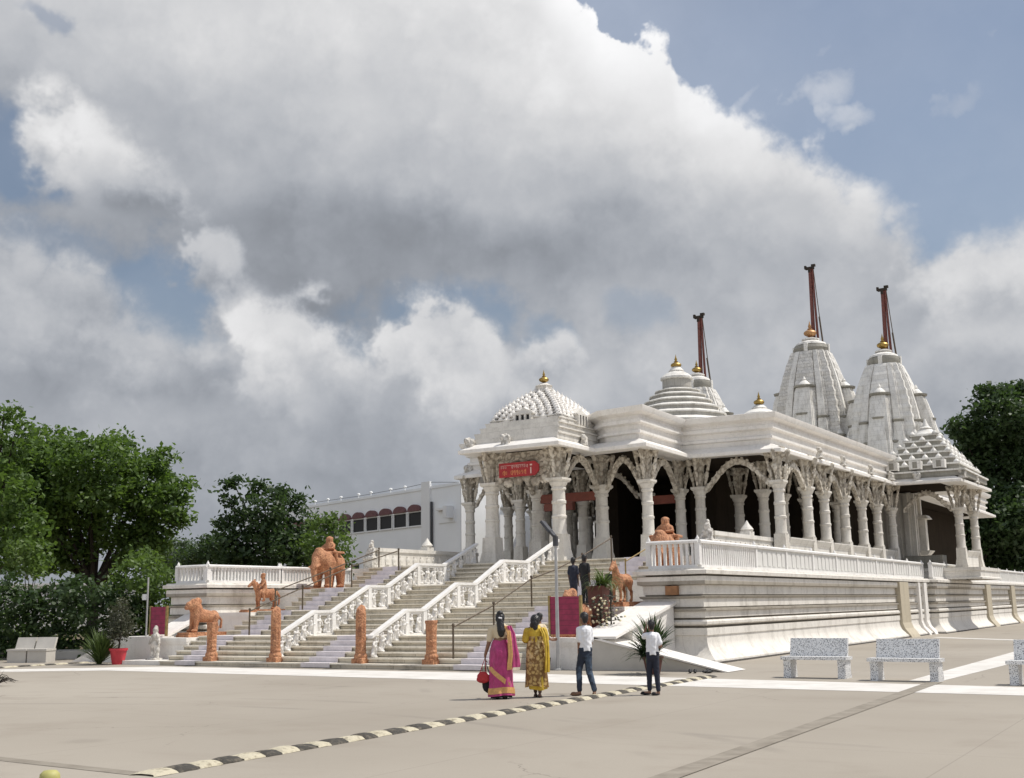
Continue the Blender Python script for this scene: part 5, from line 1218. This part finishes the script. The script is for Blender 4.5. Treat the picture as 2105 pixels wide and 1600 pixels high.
for s_ in (-1, 1):
    bp += [('c', (.07 * s_, 0, 1.0), (.075 * s_, .01, .52), .085, .055), ('c', (.075 * s_, .01, .52), (.065 * s_, .0, .08), .052, .034), ('c', (.065 * s_, -.05, .035), (.07 * s_, .12, .03), .034, .028)]
link('body', organic('body', bp, 'skin', .007, 2), P1)
link('hair', organic('hair', [('s', (0, .0, 1.50), (.090, .098, .085)), ('s', (0, -.05, 1.46), (.088, .07, .10)), ('c', (0, -.075, 1.42), (.02, -.125, 1.24), .068, .075), ('c', (.02, -.125, 1.24), (.02, -.13, 1.18), .075, .06), ('s', (.0, -.04, 1.56), (.06, .06, .05))], 'hair', .008, 2, wrinkle(.003, 90)), P1)
mb = MB(); mb.ell((.012, -.125, 1.47), (.03, .018, .016)); mb.ell((-.012, -.12, 1.478), (.02, .018, .014)); mb.build('hair_flower', 'cloth_white', P1)
link('blouse', organic('blouse', [('c', (0, 0, 1.16), (0, .0, 1.25), .138, .146), ('c', (-.12, 0, 1.265), (.12, 0, 1.265), .078, .078), ('c', (-.165, 0, 1.26), (-.205, -.015, 1.08), .066, .062), ('c', (.165, 0, 1.26), (.195, .025, 1.09), .066, .062)], 'cloth_cream', .008, 2, wrinkle(.003, 45)), P1)
mb, _ = garment([(.06, .235, .20, 0, 0, 1.3), (.25, .215, .185, 0, 0, 1.0), (.62, .212, .175, 0, -.01, .5), (.86, .205, .165, 0, -.02, .3), (1.0, .165, .130, 0, -.01, .25), (1.07, .140, .118, 0, 0, .15)], 7, mt='saree_pink', seed=3); mb.build('saree', 'saree_pink', P1, 60)
mb, _ = garment([(.10, .236, .203, 0, 0, 1.24), (.15, .231, .198, 0, 0, 1.15), (.21, .224, .192, 0, 0, 1.05)], 7, seed=3); mb.build('saree_border', 'gold_border', P1, 60)
# diagonal gold edge wrapping the skirt, and the loose end over the right shoulder
def ribbon(pts, w, mt, nm, parent, th=.008, wob=.0):
    mb = MB(); vs = []; fs = []; n = len(pts)
    for i, (p, side) in enumerate(pts):
        p = Vector(p); sd = Vector(side).normalized(); ww = w[i] if isinstance(w, list) else w
        for k in range(7): u = k / 6 - .5; q = p + sd * ww * u; q.y += -th + wob * math.sin(k * 2.2 + i * .5); vs.append(tuple(q))
        for k in range(7): u = k / 6 - .5; q = p + sd * ww * u; q.y += th + wob * math.sin(k * 2.2 + i * .5); vs.append(tuple(q))
    for i in range(n - 1):
        for k in range(6):
            a = i * 14 + k; fs += [(a, a + 1, a + 15, a + 14), (a + 7 + 14, a + 8 + 14, a + 8, a + 7)]
        a = i * 14; fs += [(a, a + 14, a + 21, a + 7), (a + 6, a + 13, a + 27, a + 20)]
    mb.add(vs, fs); return mb.build(nm, mt, parent, 60)
dg_ = []
for i in range(12):
    u = i / 11; a = R(200 + 118 * u); z = .60 - .36 * u; rx, ry = .222, .188; dg_.append(((rx * math.cos(a), ry * math.sin(a), z), (.35, 0, 1)))
ribbon(dg_, .085, 'gold_border', 'saree_edge', P1, .004)
ribbon([((.10, -.09, 1.33), (1, .1, 0)), ((.16, -.15, 1.22), (1, .1, 0)), ((.18, -.165, 1.0), (1, .15, 0)), ((.19, -.175, .8), (1, .2, 0)), ((.17, -.18, .64), (1, .2, 0)), ((.165, -.18, .53), (1, .2, .1))], [.06, .075, .085, .09, .09, .095], 'gold_border', 'saree_end', P1, .005, .004)
ribbon([((.17, -.10, 1.33), (1, .6, 0)), ((.23, -.12, 1.18), (1, .6, 0)), ((.25, -.12, .98), (1, .7, 0)), ((.275, -.11, .80), (1, .7, 0)), ((.29, -.10, .62), (1, .7, 0)), ((.28, -.1, .57), (1, .7, 0))], [.10, .12, .15, .18, .20, .20], 'saree_pink', 'saree_end', P1, .006, .014)
link('petticoat', garment([(.03, .19, .165, 0, 0, 1.0), (.12, .20, .17, 0, 0, .8)], 7, seed=3)[0].mesh('petticoat', 'cloth_black'), P1)
mb = MB()
for s_ in (-1, 1): mb.ell((.07 * s_, .02, .022), (.05, .125, .022)); mb.ell((.07 * s_, .06, .045), (.045, .06, .03))
mb.build('sandals', 'cloth_black', P1)
# bags hang from her left hand: things of their own
Rz = Matrix.Rotation(HEAD0, 3, 'Z')
def at1(x, y, z): return tuple(Vector((-11.68, 18.55, 0)) + Rz @ Vector((x, y, z)))
BG1 = thing('handbag', 'bright red round handbag in the left hand of the woman in pink', 'bag', at1(-.33, -.06, .40), HEAD0); link('bag_body', organic('bag_body', [('s', (0, 0, .0), (.115, .06, .105)), ('s', (0, .0, -.04), (.125, .065, .07))], 'cloth_red', .01, 2, wrinkle(.004, 50)), BG1)
mb = MB(); mb.tube([(-.06, 0, .08), (-.0, .03, .24), (.035, .07, .335), (.045, .05, .25), (.06, 0, .08)], .007, 6); mb.build('strap', 'cloth_red', BG1)
BG2 = thing('handbag', 'black hanging bag beneath the red handbag of the woman in pink', 'bag', at1(-.25, .04, .26), HEAD0); link('bag_body', organic('bag_body', [('s', (0, 0, 0), (.10, .06, .15)), ('s', (.02, 0, -.03), (.095, .055, .13)), ('s', (.02, 0, .1), (.08, .05, .08))], 'cloth_black', .01, 2, wrinkle(.004, 45)), BG2)
mb = MB(); mb.tube([(-.04, 0, .16), (-.045, 0, .35), (-.03, -.02, .45), (-.01, 0, .34), (.05, 0, .16)], .008, 6); mb.build('strap', 'cloth_black', BG2)

# woman in yellow
P2 = person('woman in a yellow flowered tunic and trailing yellow scarf, dark hair, seen from behind', (-11.22, 19.07, 0), HEAD0 + .06)
bp = [('c', (0, 0, 1.0), (0, 0, 1.22), .12, .13), ('c', (-.10, 0, 1.235), (.10, 0, 1.235), .062, .062), ('c', (0, 0, 1.26), (0, .02, 1.36), .05, .046)] + head_parts((.0, .03, 1.41), .96, yaw=-.35)
bp += [('c', (-.155, 0, 1.22), (-.20, -.03, 1.03), .05, .042), ('c', (-.20, -.03, 1.03), (-.10, .17, 1.0), .04, .028)] + hand_parts((-.10, .17, 1.0), (.6, .8, .2), (0, .2, 1), .7)
bp += [('c', (.155, 0, 1.22), (.20, .0, 1.02), .05, .042), ('c', (.20, 0, 1.02), (.10, .18, .98), .04, .028)] + hand_parts((.10, .18, .98), (-.6, .8, .2), (0, .2, 1), .7)
bp += [('c', (-.06, 0, .95), (-.05, .06, .50), .09, .056), ('c', (-.05, .06, .5), (-.01, .12, .10), .054, .036), ('c', (-.01, .09, .04), (.0, .24, .035), .034, .028), ('c', (.07, 0, .95), (.075, -.02, .50), .09, .056), ('c', (.075, -.02, .5), (.055, -.10, .11), .054, .036), ('c', (.05, -.12, .05), (.065, .04, .03), .034, .028)]
link('body', organic('body', bp, 'skin_dark', .007, 2), P2)
link('hair', organic('hair', [('s', (0, .0, 1.445), (.088, .095, .085)), ('s', (-.01, -.05, 1.40), (.088, .068, .105)), ('c', (-.02, -.07, 1.36), (-.01, -.09, 1.27), .07, .055), ('s', (-.05, -.06, 1.33), (.06, .055, .08))], 'hair', .008, 2, wrinkle(.004, 80)), P2)
link('blouse', organic('blouse', [('c', (0, 0, 1.02), (0, 0, 1.21), .142, .140), ('c', (-.12, 0, 1.215), (.12, 0, 1.215), .074, .074), ('c', (-.155, 0, 1.215), (-.195, -.025, 1.06), .072, .066), ('c', (.155, 0, 1.215), (.192, 0, 1.06), .072, .066)], 'cloth_yellow', .008, 2, wrinkle(.004, 40)), P2)
mb, _ = garment([(.20, .205, .165, 0, -.01, 1.5), (.45, .195, .16, 0, -.01, 1.0), (.78, .185, .155, 0, -.02, .5), (.90, .178, .15, 0, -.015, .35), (1.05, .150, .135, 0, 0, .2), (1.12, .146, .138, 0, 0, .1)], 6, seed=9); mb.build('tunic', 'cloth_floral', P2, 60)
mb, _ = garment([(.15, .17, .13, .02, -.02, 1.4), (.3, .17, .14, .01, -.02, 1.), (.5, .165, .14, 0, 0, .5)], 5, seed=4); mb.build('trousers', 'cloth_yellow', P2, 60)
ribbon([((.12, -.11, 1.27), (1, .5, 0)), ((.17, -.15, 1.15), (1, .5, 0)), ((.20, -.16, .95), (1, .6, 0)), ((.205, -.16, .75), (1, .6, 0)), ((.20, -.15, .56), (1, .6, 0)), ((.195, -.15, .46), (1, .6, 0))], [.10, .12, .11, .11, .12, .12], 'cloth_yellow', 'scarf', P2, .007, .014)
mb = MB(); mb.ell((0, .17, .02), (.045, .11, .02)); mb.ell((.06, -.03, .02), (.045, .11, .02)); mb.build('sandals', 'cloth_black', P2)

# boys / young men
def male(label, loc, rz, leg, arm_l, arm_r, head_yaw, shirt, trousers, skin, shoe, sc_=1., head_tilt=0., group=None):
    P = person(label, loc, rz, group)
    (lh, lk, la, lt), (rh, rk, ra, rt_) = leg
    bp = [('c', (0, 0, .88), (0, 0, 1.20), .105, .125), ('c', (-.09, 0, 1.25), (.09, 0, 1.25), .06, .06), ('c', (0, 0, 1.27), (0, .015, 1.38), .052, .048)] + head_parts((0, .03, 1.45), 1.0, head_yaw, head_tilt)
    for (sh, el_, wr, hd, sd) in (arm_l, arm_r): bp += [('c', sh, el_, .045, .038), ('c', el_, wr, .037, .026)] + hand_parts(wr, hd, sd, .5)
    for (h, k, a, t) in leg: bp += [('c', h, k, .08, .055), ('c', k, a, .055, .036), ('c', a, (a[0], a[1], a[2] - .03), .038, .036), ('c', (a[0], a[1], .045), t, .036, .028)]
    link('body', organic('body', bp, skin, .007, 2), P)
    link('hair', organic('hair', [('s', (0, -.005, 1.505), (.088, .097, .078), Matrix.Rotation(head_yaw, 3, 'Z')), ('s', (0, -.045, 1.465), (.085, .066, .085), Matrix.Rotation(head_yaw, 3, 'Z')), ('s', (0, -.05, 1.41), (.062, .045, .05))], 'hair', .008, 2, wrinkle(.004, 120)), P)
    sp = [('c', (0, -.01, .86), (0, -.012, 1.20), .122, .134), ('c', (-.045, 0, .86), (-.03, .0, 1.18), .105, .118), ('c', (.045, 0, .86), (.03, .0, 1.18), .105, .118), ('c', (-.10, 0, 1.24), (.10, 0, 1.24), .074, .074)]
    for (sh, el_, wr, hd, sd) in (arm_l, arm_r): m_ = Vector(sh).lerp(Vector(el_), .72); sp.append(('c', sh, tuple(m_), .064, .066))
    def hem(co):
        wrinkle(.006, 32)(co); co[:, 2] = np.maximum(co[:, 2], .835 + .012 * np.sin(np.arctan2(co[:, 1], co[:, 0]) * 3))
    link('shirt', organic('shirt', sp, shirt, .008, 2, hem), P)
    tpz = [('c', (-.05, 0, .86), (.05, 0, .86), .112, .112), ('c', (-.05, 0, .78), (.05, 0, .78), .105, .105)]
    for (h, k, a, t) in leg: tpz += [('c', h, k, .096, .070), ('c', k, (a[0], a[1], a[2] + .03), .070, .056)]
    link('trousers', organic('trousers', tpz, trousers, .008, 2, wrinkle(.004, 38)), P)
    mb = MB()
    for (h, k, a, t) in leg:
        A_, T_ = Vector((a[0], a[1], .03)), Vector((t[0], t[1], .026)); d = (T_ - A_).normalized(); c = (A_ + T_) / 2 + d * .0; L = (T_ - A_).length / 2 + .05
        rot = Matrix.Rotation(math.atan2(d.y, d.x), 3, 'Z'); mb.ell(c, (L, .046, .026), rot, 14, 8); mb.ell(T_ - d * .03 + Vector((0, 0, .02)), (.06, .044, .032), rot)
    mb.build('shoes', shoe, P)
    P.scale = (sc_ * .9, sc_ * .92, sc_)
    return P
male('slim boy in a white T-shirt and blue jeans walking towards the ramp', (-10.53, 19.75, 0), HEAD0 + .35,
     [((-.06, 0, .82), (-.11, .10, .48), (-.14, .03, .09), (-.30, .06, .04)), ((.06, 0, .82), (.07, -.02, .46), (.12, -.16, .09), (.06, -.28, .04))],
     ((-.13, 0, 1.24), (-.145, -.02, .98), (-.125, .05, .76), (.05, .1, -1), (.2, 1, 0)), ((.13, 0, 1.24), (.15, .02, .98), (.13, .20, .86), (0, .9, -.4), (-1, .2, 0)), .5, 'cloth_white', 'jeans', 'skin', 'leather', .985)
male('boy in a white shirt and dark jeans raising his left hand to his ear', (-9.38, 20.3, 0), HEAD0 - .05,
     [((-.06, 0, .82), (-.09, .06, .46), (-.10, .02, .10), (-.28, .05, .05)), ((.06, 0, .82), (.08, -.02, .46), (.10, -.10, .09), (-.04, -.18, .04))],
     ((-.13, 0, 1.25), (-.20, .12, 1.22), (-.125, .10, 1.40), (.15, .05, 1), (0, 1, 0)), ((.13, 0, 1.24), (.20, -.04, 1.02), (.12, .16, .98), (-.8, .6, 0), (0, 0, 1)), .7, 'cloth_white', 'cloth_navy', 'skin', 'cloth_black', .88)
def zst_(y):
    q = 0
    for yy, zz in steps:
        if y >= yy: q = zz
    return q
stand = [((-.06, 0, .82), (-.07, .03, .46), (-.08, 0, .09), (-.09, .14, .04)), ((.06, 0, .82), (.07, .03, .46), (.08, -.02, .09), (.1, .12, .04))]
armd = lambda s_: ((.13 * s_, 0, 1.24), (.17 * s_, -.02, .98), (.16 * s_, .06, .76), (0, .2, -1), (0, 1, 0))
male('person in black clothes on the stair above the maroon board, taller of the two', (-16.95, 31.9, zst_(31.9) + .012), .1, stand, armd(-1), armd(1), 0, 'cloth_black', 'cloth_black', 'skin_dark', 'cloth_black', 1.0)
male('person in dark navy clothes on the stair, lower of the two beside the planter', (-16.75, 30.8, zst_(30.8) + .012), .2, stand, armd(-1), armd(1), .3, 'cloth_navy', 'cloth_navy', 'skin_dark', 'cloth_black', .92)
male('person in a cream shirt mostly hidden behind the woman in yellow', (-13.42, 23.0, 0), HEAD0 - .1, stand, armd(-1), ((.13, 0, 1.22), (.20, .03, 1.0), (.30, .16, .94), (.8, .4, .1), (0, 0, 1)), .6, 'cloth_cream', 'cloth_cream', 'skin', 'leather', .97)
o = link('cloth_bundle', organic('cloth_bundle', [('s', (0, 0, .12), (.2, .15, .13)), ('s', (.1, -.05, .22), (.12, .1, .12)), ('s', (-.08, .05, .26), (.10, .1, .12))], 'cloth_red', .015, 2, wrinkle(.01, 30)), None, (-16.2, 26.0, 0)); tag(o, 'red cloth bundle on the ground between the two women', 'bundle')

# ------------------------------------------------------------------ trees and plants
def leaf_mesh(name, C, size, mt, seed=0, flat=.4, aspect=.55):
    rng = np.random.default_rng(seed); n = len(C)
    d = rng.normal(size=(n, 3)); d /= np.linalg.norm(d, axis=1)[:, None]; nrm = rng.normal(size=(n, 3)) * .8 + np.array([0, 0, flat * 2]); nrm /= np.linalg.norm(nrm, axis=1)[:, None]
    a = np.cross(nrm, d); a /= np.maximum(np.linalg.norm(a, axis=1), 1e-6)[:, None]; b = np.cross(nrm, a)
    s = size * rng.uniform(.6, 1.25, (n, 1)); a = a * s; b = b * s * aspect
    V = np.stack([C - a, C + b - a * .1, C + a, C - b - a * .1], axis=1).reshape(-1, 3)
    me = bpy.data.meshes.new(name); me.vertices.add(4 * n); me.vertices.foreach_set('co', V.ravel().astype(np.float32)); me.loops.add(4 * n); me.loops.foreach_set('vertex_index', np.arange(4 * n, dtype=np.int32)); me.polygons.add(n); me.polygons.foreach_set('loop_start', np.arange(0, 4 * n, 4, dtype=np.int32)); me.update(); me.materials.append(MATS[mt]); return me
def crown_points(lobes, dens, clump, rng, per=26):
    """leaf clumps gathered on shoots through uneven lobes"""
    out = []
    for (c, r) in lobes:
        c = np.array(c); r = np.array(r if hasattr(r, '__len__') else (r, r, r * .85)); vol = r[0] * r[1] + r[1] * r[2] + r[0] * r[2]
        m = max(6, int(dens * vol)); u = rng.normal(size=(m, 3)); u /= np.linalg.norm(u, axis=1)[:, None]
        rad = rng.uniform(.25, 1.0, (m, 1)) ** .45 * rng.uniform(.86, 1.10, (m, 1)); cc = c + u * rad * r
        for q in cc:
            k = rng.integers(int(per * .5), int(per * 1.4)); sp = clump * rng.uniform(.6, 1.3); out.append(q + rng.normal(size=(k, 3)) * np.array([sp, sp, sp * .62]))
    return np.concatenate(out)
def wpt(px, py, d): q = pixdir(px, py); q = q / q.dot(fw); return Vector((0, 0, EYE)) + q * d
def tree(name, label, cat, base, lobes, dens, clump, leaf, mt, seed, trunk_r=.25, limbs=None, group=None, per=26, trunk='bark'):
    base = Vector(base); t = thing(name, label, cat, base, 0, group); rng = np.random.default_rng(seed)
    P = crown_points([(np.array(c) - np.array(base), r) for c, r in lobes], dens, clump, rng, per)
    P = P[P[:, 2] > .05]
    link('crown', leaf_mesh('crown', P, leaf, mt, seed), t)
    if trunk_r:
        mb = MB(); cs = [(Vector(c) - base, (r[0] if hasattr(r, '__len__') else r)) for c, r in lobes]; cen = sum((c for c, _ in cs), Vector()) / len(cs); fork = Vector((0, 0, max(.3, cen.z * .42)))
        mb.tube([(0, 0, -.1), (.02, .03, fork.z * .5), tuple(fork)], [trunk_r * 1.25, trunk_r * .95, trunk_r * .8], 9)
        for c, r in cs: m_ = fork.lerp(c, .5) + Vector((rng.uniform(-.3, .3), rng.uniform(-.3, .3), .3)); mb.tube([tuple(fork - Vector((0, 0, .15))), tuple(m_), tuple(c + Vector((0, 0, r * .25)))], [trunk_r * .5, trunk_r * .24, trunk_r * .06], 6)
        mb.build('trunk', trunk, t)
    return t
def lob(d, *L):
    out = []
    for i, (px, py, r) in enumerate(L):
        k = d / FPX; dd = d + ((i * 37) % 11 - 5) * r * k * .16; out.append((tuple(wpt(px, py, dd)), (r * k, r * k * .9, r * k * .85)))
    return out
g0 = lambda px, py, d: (lambda q: (q.x, q.y, 0.))(wpt(px, py, d))
tree('broadleaf_tree', 'big spreading green tree with a dark forked trunk at the left', 'tree', g0(193, 1200, 62), lob(62, (200, 975, 95), (110, 985, 95), (285, 1000, 88), (345, 1030, 52), (255, 1060, 85), (140, 1075, 95), (50, 1030, 80), (325, 1085, 45), (240, 925, 42), (150, 925, 45), (330, 945, 28), (372, 1005, 26), (365, 1065, 25), (95, 1130, 60), (290, 1120, 50), (60, 945, 55), (100, 905, 40), (110, 1050, 70), (40, 990, 60), (75, 1085, 60), (150, 1140, 40), (310, 1150, 35), (255, 1135, 30)), 9, .30, .165, 'leaf_mid', 11, .30)
tree('broadleaf_tree', 'tall dark tree cut off by the left edge, its top twig highest at left', 'tree', g0(-40, 1200, 54), lob(54, (8, 850, 24), (30, 905, 55), (-50, 930, 90), (-20, 1020, 90), (20, 1090, 75), (-40, 1140, 90), (60, 1150, 48)), 7, .30, .16, 'leaf_mid', 12, .4)
tree('broadleaf_tree', 'rounded dark green tree behind the left terrace balustrade', 'tree', g0(560, 1180, 56), lob(56, (545, 1045, 50), (500, 1085, 52), (600, 1085, 55), (545, 1125, 70), (635, 1125, 50), (458, 1075, 20), (470, 1030, 16), (478, 992, 9), (600, 1035, 26), (520, 1005, 18), (575, 1010, 16), (470, 1125, 45), (490, 1165, 45), (600, 1165, 50)), 9, .26, .15, 'leaf_dark', 13, .3)
tree('broadleaf_tree', 'lighter olive green tree at the edge of the white building, behind the elephant', 'tree', g0(680, 1180, 52), lob(52, (665, 1085, 30), (688, 1072, 22), (655, 1120, 38), (690, 1120, 30), (675, 1155, 40), (715, 1160, 22)), 12, .22, .12, 'leaf_light', 14, .15)
tree('feathery_tree', 'pale feathery far tree between the two big trees at left', 'tree', g0(355, 1180, 85), lob(85, (350, 1135, 38), (330, 1165, 35), (385, 1140, 30), (365, 1175, 30)), 10, .42, .14, 'leaf_far', 15, .12)
tree('broadleaf_tree', 'far green trees showing over the left balustrade corner', 'tree', g0(430, 1180, 80), lob(80, (420, 1135, 38), (445, 1120, 28), (395, 1150, 30), (450, 1155, 35), (480, 1150, 30)), 10, .35, .16, 'leaf_dark', 16, .15)
tree('shrub', 'large rounded bright green bush beside the left terrace wall', 'shrub', g0(300, 1300, 45), lob(45, (290, 1180, 52), (330, 1195, 42), (270, 1230, 52), (330, 1250, 42), (235, 1205, 28), (300, 1150, 25), (290, 1290, 40)), 12, .22, .11, 'leaf_light', 17, .1, per=30)
tree('shrub', 'small light green shrub with open twigs under the big tree at far left', 'shrub', g0(55, 1290, 52), lob(52, (48, 1130, 28), (70, 1145, 25), (30, 1150, 22), (75, 1180, 18)), 10, .2, .12, 'leaf_light', 18, .07)
H = thing('hedge', 'long dark green mixed hedge behind the kerb wall at left', 'hedge', g0(120, 1335, 44)); rng = np.random.default_rng(21)
hp = crown_points([(np.array(c) - np.array(H.location), r) for c, r in lob(44, (-60, 1240, 65), (30, 1250, 60), (105, 1240, 58), (180, 1235, 55), (240, 1260, 50), (-20, 1310, 50), (60, 1310, 45), (140, 1310, 45), (215, 1310, 42), (150, 1205, 22), (20, 1205, 25), (0, 1345, 30), (60, 1345, 30), (120, 1345, 28), (180, 1342, 28), (240, 1335, 35), (290, 1320, 35))], 13, .24, rng, 30); hp = hp[hp[:, 2] > .05]
link('foliage', leaf_mesh('foliage', hp, .12, 'leaf_dark', 5), H)
tree('shrub', 'low light green shrub before the dark hedge, left of centre', 'shrub', g0(100, 1325, 46), lob(46, (100, 1290, 34), (140, 1300, 30), (75, 1310, 25), (180, 1315, 22)), 12, .2, .10, 'leaf_light', 22, 0)
tree('shrub', 'low light green shrub behind the stone benches at the far left', 'shrub', g0(0, 1330, 46), lob(46, (5, 1290, 32), (-30, 1300, 35), (30, 1315, 22), (20, 1265, 18)), 12, .2, .10, 'leaf_light', 23, 0)
# crown of the potted sapling
rng = np.random.default_rng(31); pp = crown_points([((0, 0, 1.15), (.42, .42, .42)), ((-.05, 0, 1.55), (.40, .4, .4)), ((.08, 0, 1.9), (.26, .26, .3)), ((-.2, 0, 1.0), (.3, .3, .2)), ((.25, 0, 1.25), (.25, .25, .3))], 95, .09, rng, 12)
link('crown', leaf_mesh('crown', pp, .05, 'leaf_olive', 3), PT)
tree('broadleaf_tree', 'very tall dark tree rising behind the temple at the right edge', 'tree', g0(2085, 1200, 104), lob(104, (2070, 860, 62), (2010, 885, 48), (2100, 900, 70), (1975, 890, 30), (2055, 930, 70), (1995, 935, 42), (2130, 980, 80), (2040, 815, 34), (2095, 820, 40), (2020, 970, 30), (2140, 860, 80)), 5.5, .45, .26, 'leaf_dark', 41, .5, per=30)
tree('broadleaf_tree', 'shady dark tree behind the side porch columns at right', 'tree', g0(1990, 1200, 100), lob(100, (2080, 1070, 70), (2030, 1075, 55), (1960, 1080, 60), (1900, 1090, 60), (2110, 1140, 60), (2040, 1140, 55), (1960, 1150, 55), (1890, 1150, 50), (2040, 1010, 25), (2120, 1030, 50), (2010, 1175, 60)), 7, .45, .26, 'leaf_dark', 42, .4, per=30)

# ------------------------------------------------------------------ buildings behind
BL = thing('white_building', 'long white and pale grey building with arched awnings over dark windows behind the stair', 'building', (-44.3, 60.9, 0), math.atan2(-.332, .943))
# local axes: +x to the right along the facade, +y away from the viewer, origin at the pylon
mb = MB(); mb.box(-26, 4.25, 0, 12, 0, 9.25); mb.box(-26, 4.25, -.06, .0, 9.25, 9.42); mb.box(-26, 4.33, .001, 12.1, 9.251, 9.42); mb.build('wall', 'bg_wall', BL, smooth=0)
mb = MB(); mb.box(4.251, 4.34, .02, 12, 0, 9.24); mb.build('wall', 'bg_white', BL, smooth=0)
mb = MB(); mb.box(.16, 1.12, -.14, 0.0, 0, 9.75); mb.box(-26, .13, -.09, -.001, 7.66 + .19, 7.66 + .27); mb.build('pylon', 'bg_white', BL, smooth=0)
for i in range(11):
    xc = -.66 - 1.76 * i; fr = MB()
    fr.extr([(xc + a_, b_) for a_, b_ in ((-.82, 6.9), (.82, 6.9), (.82, 7.85), (.74, 7.85), (.74, 6.985), (-.74, 6.985), (-.74, 7.85), (-.82, 7.85))], 'y', -.10, -.002)
    f_ = fr.build('window', 'bg_white', BL, smooth=0)
    pn = MB(); pn.box(xc - .74, xc + .74, -.03, -.003, 7.0, 7.85); pn.build('pane', 'window_dark', f_, smooth=0)
    aw = MB(); aw.prism([(0, 0)], 0, 0) if False else None
    pr = [(xc + .72 * math.cos(a), 7.93 + .44 * math.sin(a)) for a in np.linspace(0, math.pi, 13)]
    aw.extr(pr, 'y', -.22, -.004); aw.build('awning', 'awning', f_, smooth=0)
for xc in (-8.4, -10.5, -12.6): pn = MB(); pn.box(xc - .7, xc + .7, -.03, -.002, 4.0, 4.75); f_ = pn.build('window', 'window_dark', BL, smooth=0)
mb = MB(); mb.box(2.0, 3.75, -.06, -.001, 6.95, 7.75); mb.build('recess', 'bg_wall', BL, smooth=0); mb = MB(); mb.box(2.0, 3.4, -.35, -.061, 7.75, 7.9); mb.box(3.2, 3.6, -.6, -.061, 7.2, 7.95); mb.build('ledge', 'bg_white', BL, smooth=0)
mb = MB(); mb.tube([(1.3, -.12, .5), (1.3, -.12, 8.4)], .08, 6); mb.build('drainpipe', 'lamp_grey', BL)
for i in range(7): mb = MB(); x = -1.9 - 2.1 * i + random.uniform(-.3, .3); mb.tube([(x, .1, 9.4), (x, .1, 9.62)], .03, 5); mb.ell((x, .1, 9.68), (.12, .12, .08), nu=8, nv=5); mb.build('roof_lamp', 'bg_white', BL)
mb = MB(); mb.tube([(-1.9 - 2.1 * 6, .1, 9.6), (-8, .1, 9.55), (-1.9, .1, 9.62), (1, 0, 9.7), (4.2, 0, 9.4)], .018, 4); mb.build('wire', 'lamp_grey', BL)
mb = MB(); mb.box(5.6, 7.0, 1.0, 4, 0, 7.2); mb.box(4.35, 9, 3.5, 8, 0, 8.6); mb.build('annex', 'bg_white', BL, smooth=0)
SHR = thing('small_shrine', 'small white stepped shrine glimpsed between the porch columns', 'shrine', (-39.5, 66, 0)); mb = MB()
for i in range(16): w = 2.6 - .09 * i; mb.box(-w, w, -w, w, i * .5, i * .5 + .34); mb.box(-w - .12, w + .12, -w - .12, w + .12, i * .5 + .341, i * .5 + .499)
mb.build('tower', 'white_stone', SHR, smooth=0); mb = MB(); spire_body(mb, 0, 0, 8, 10.5, 1.1, .4); mb.build('spire', 'spire_rib', SHR, smooth=30)
WB = thing('white_wall', 'low white wall seen in gaps under the big tree', 'wall', g0(130, 1240, 92)); mb = MB(); mb.box(-9, 7, 0, .4, 0, 3.9); mb.box(-9.1, 7.1, -.1, .5, 3.9, 4.1); mb.build('wall', 'white_paint', WB, smooth=0); WB.rotation_euler = (0, 0, .75)
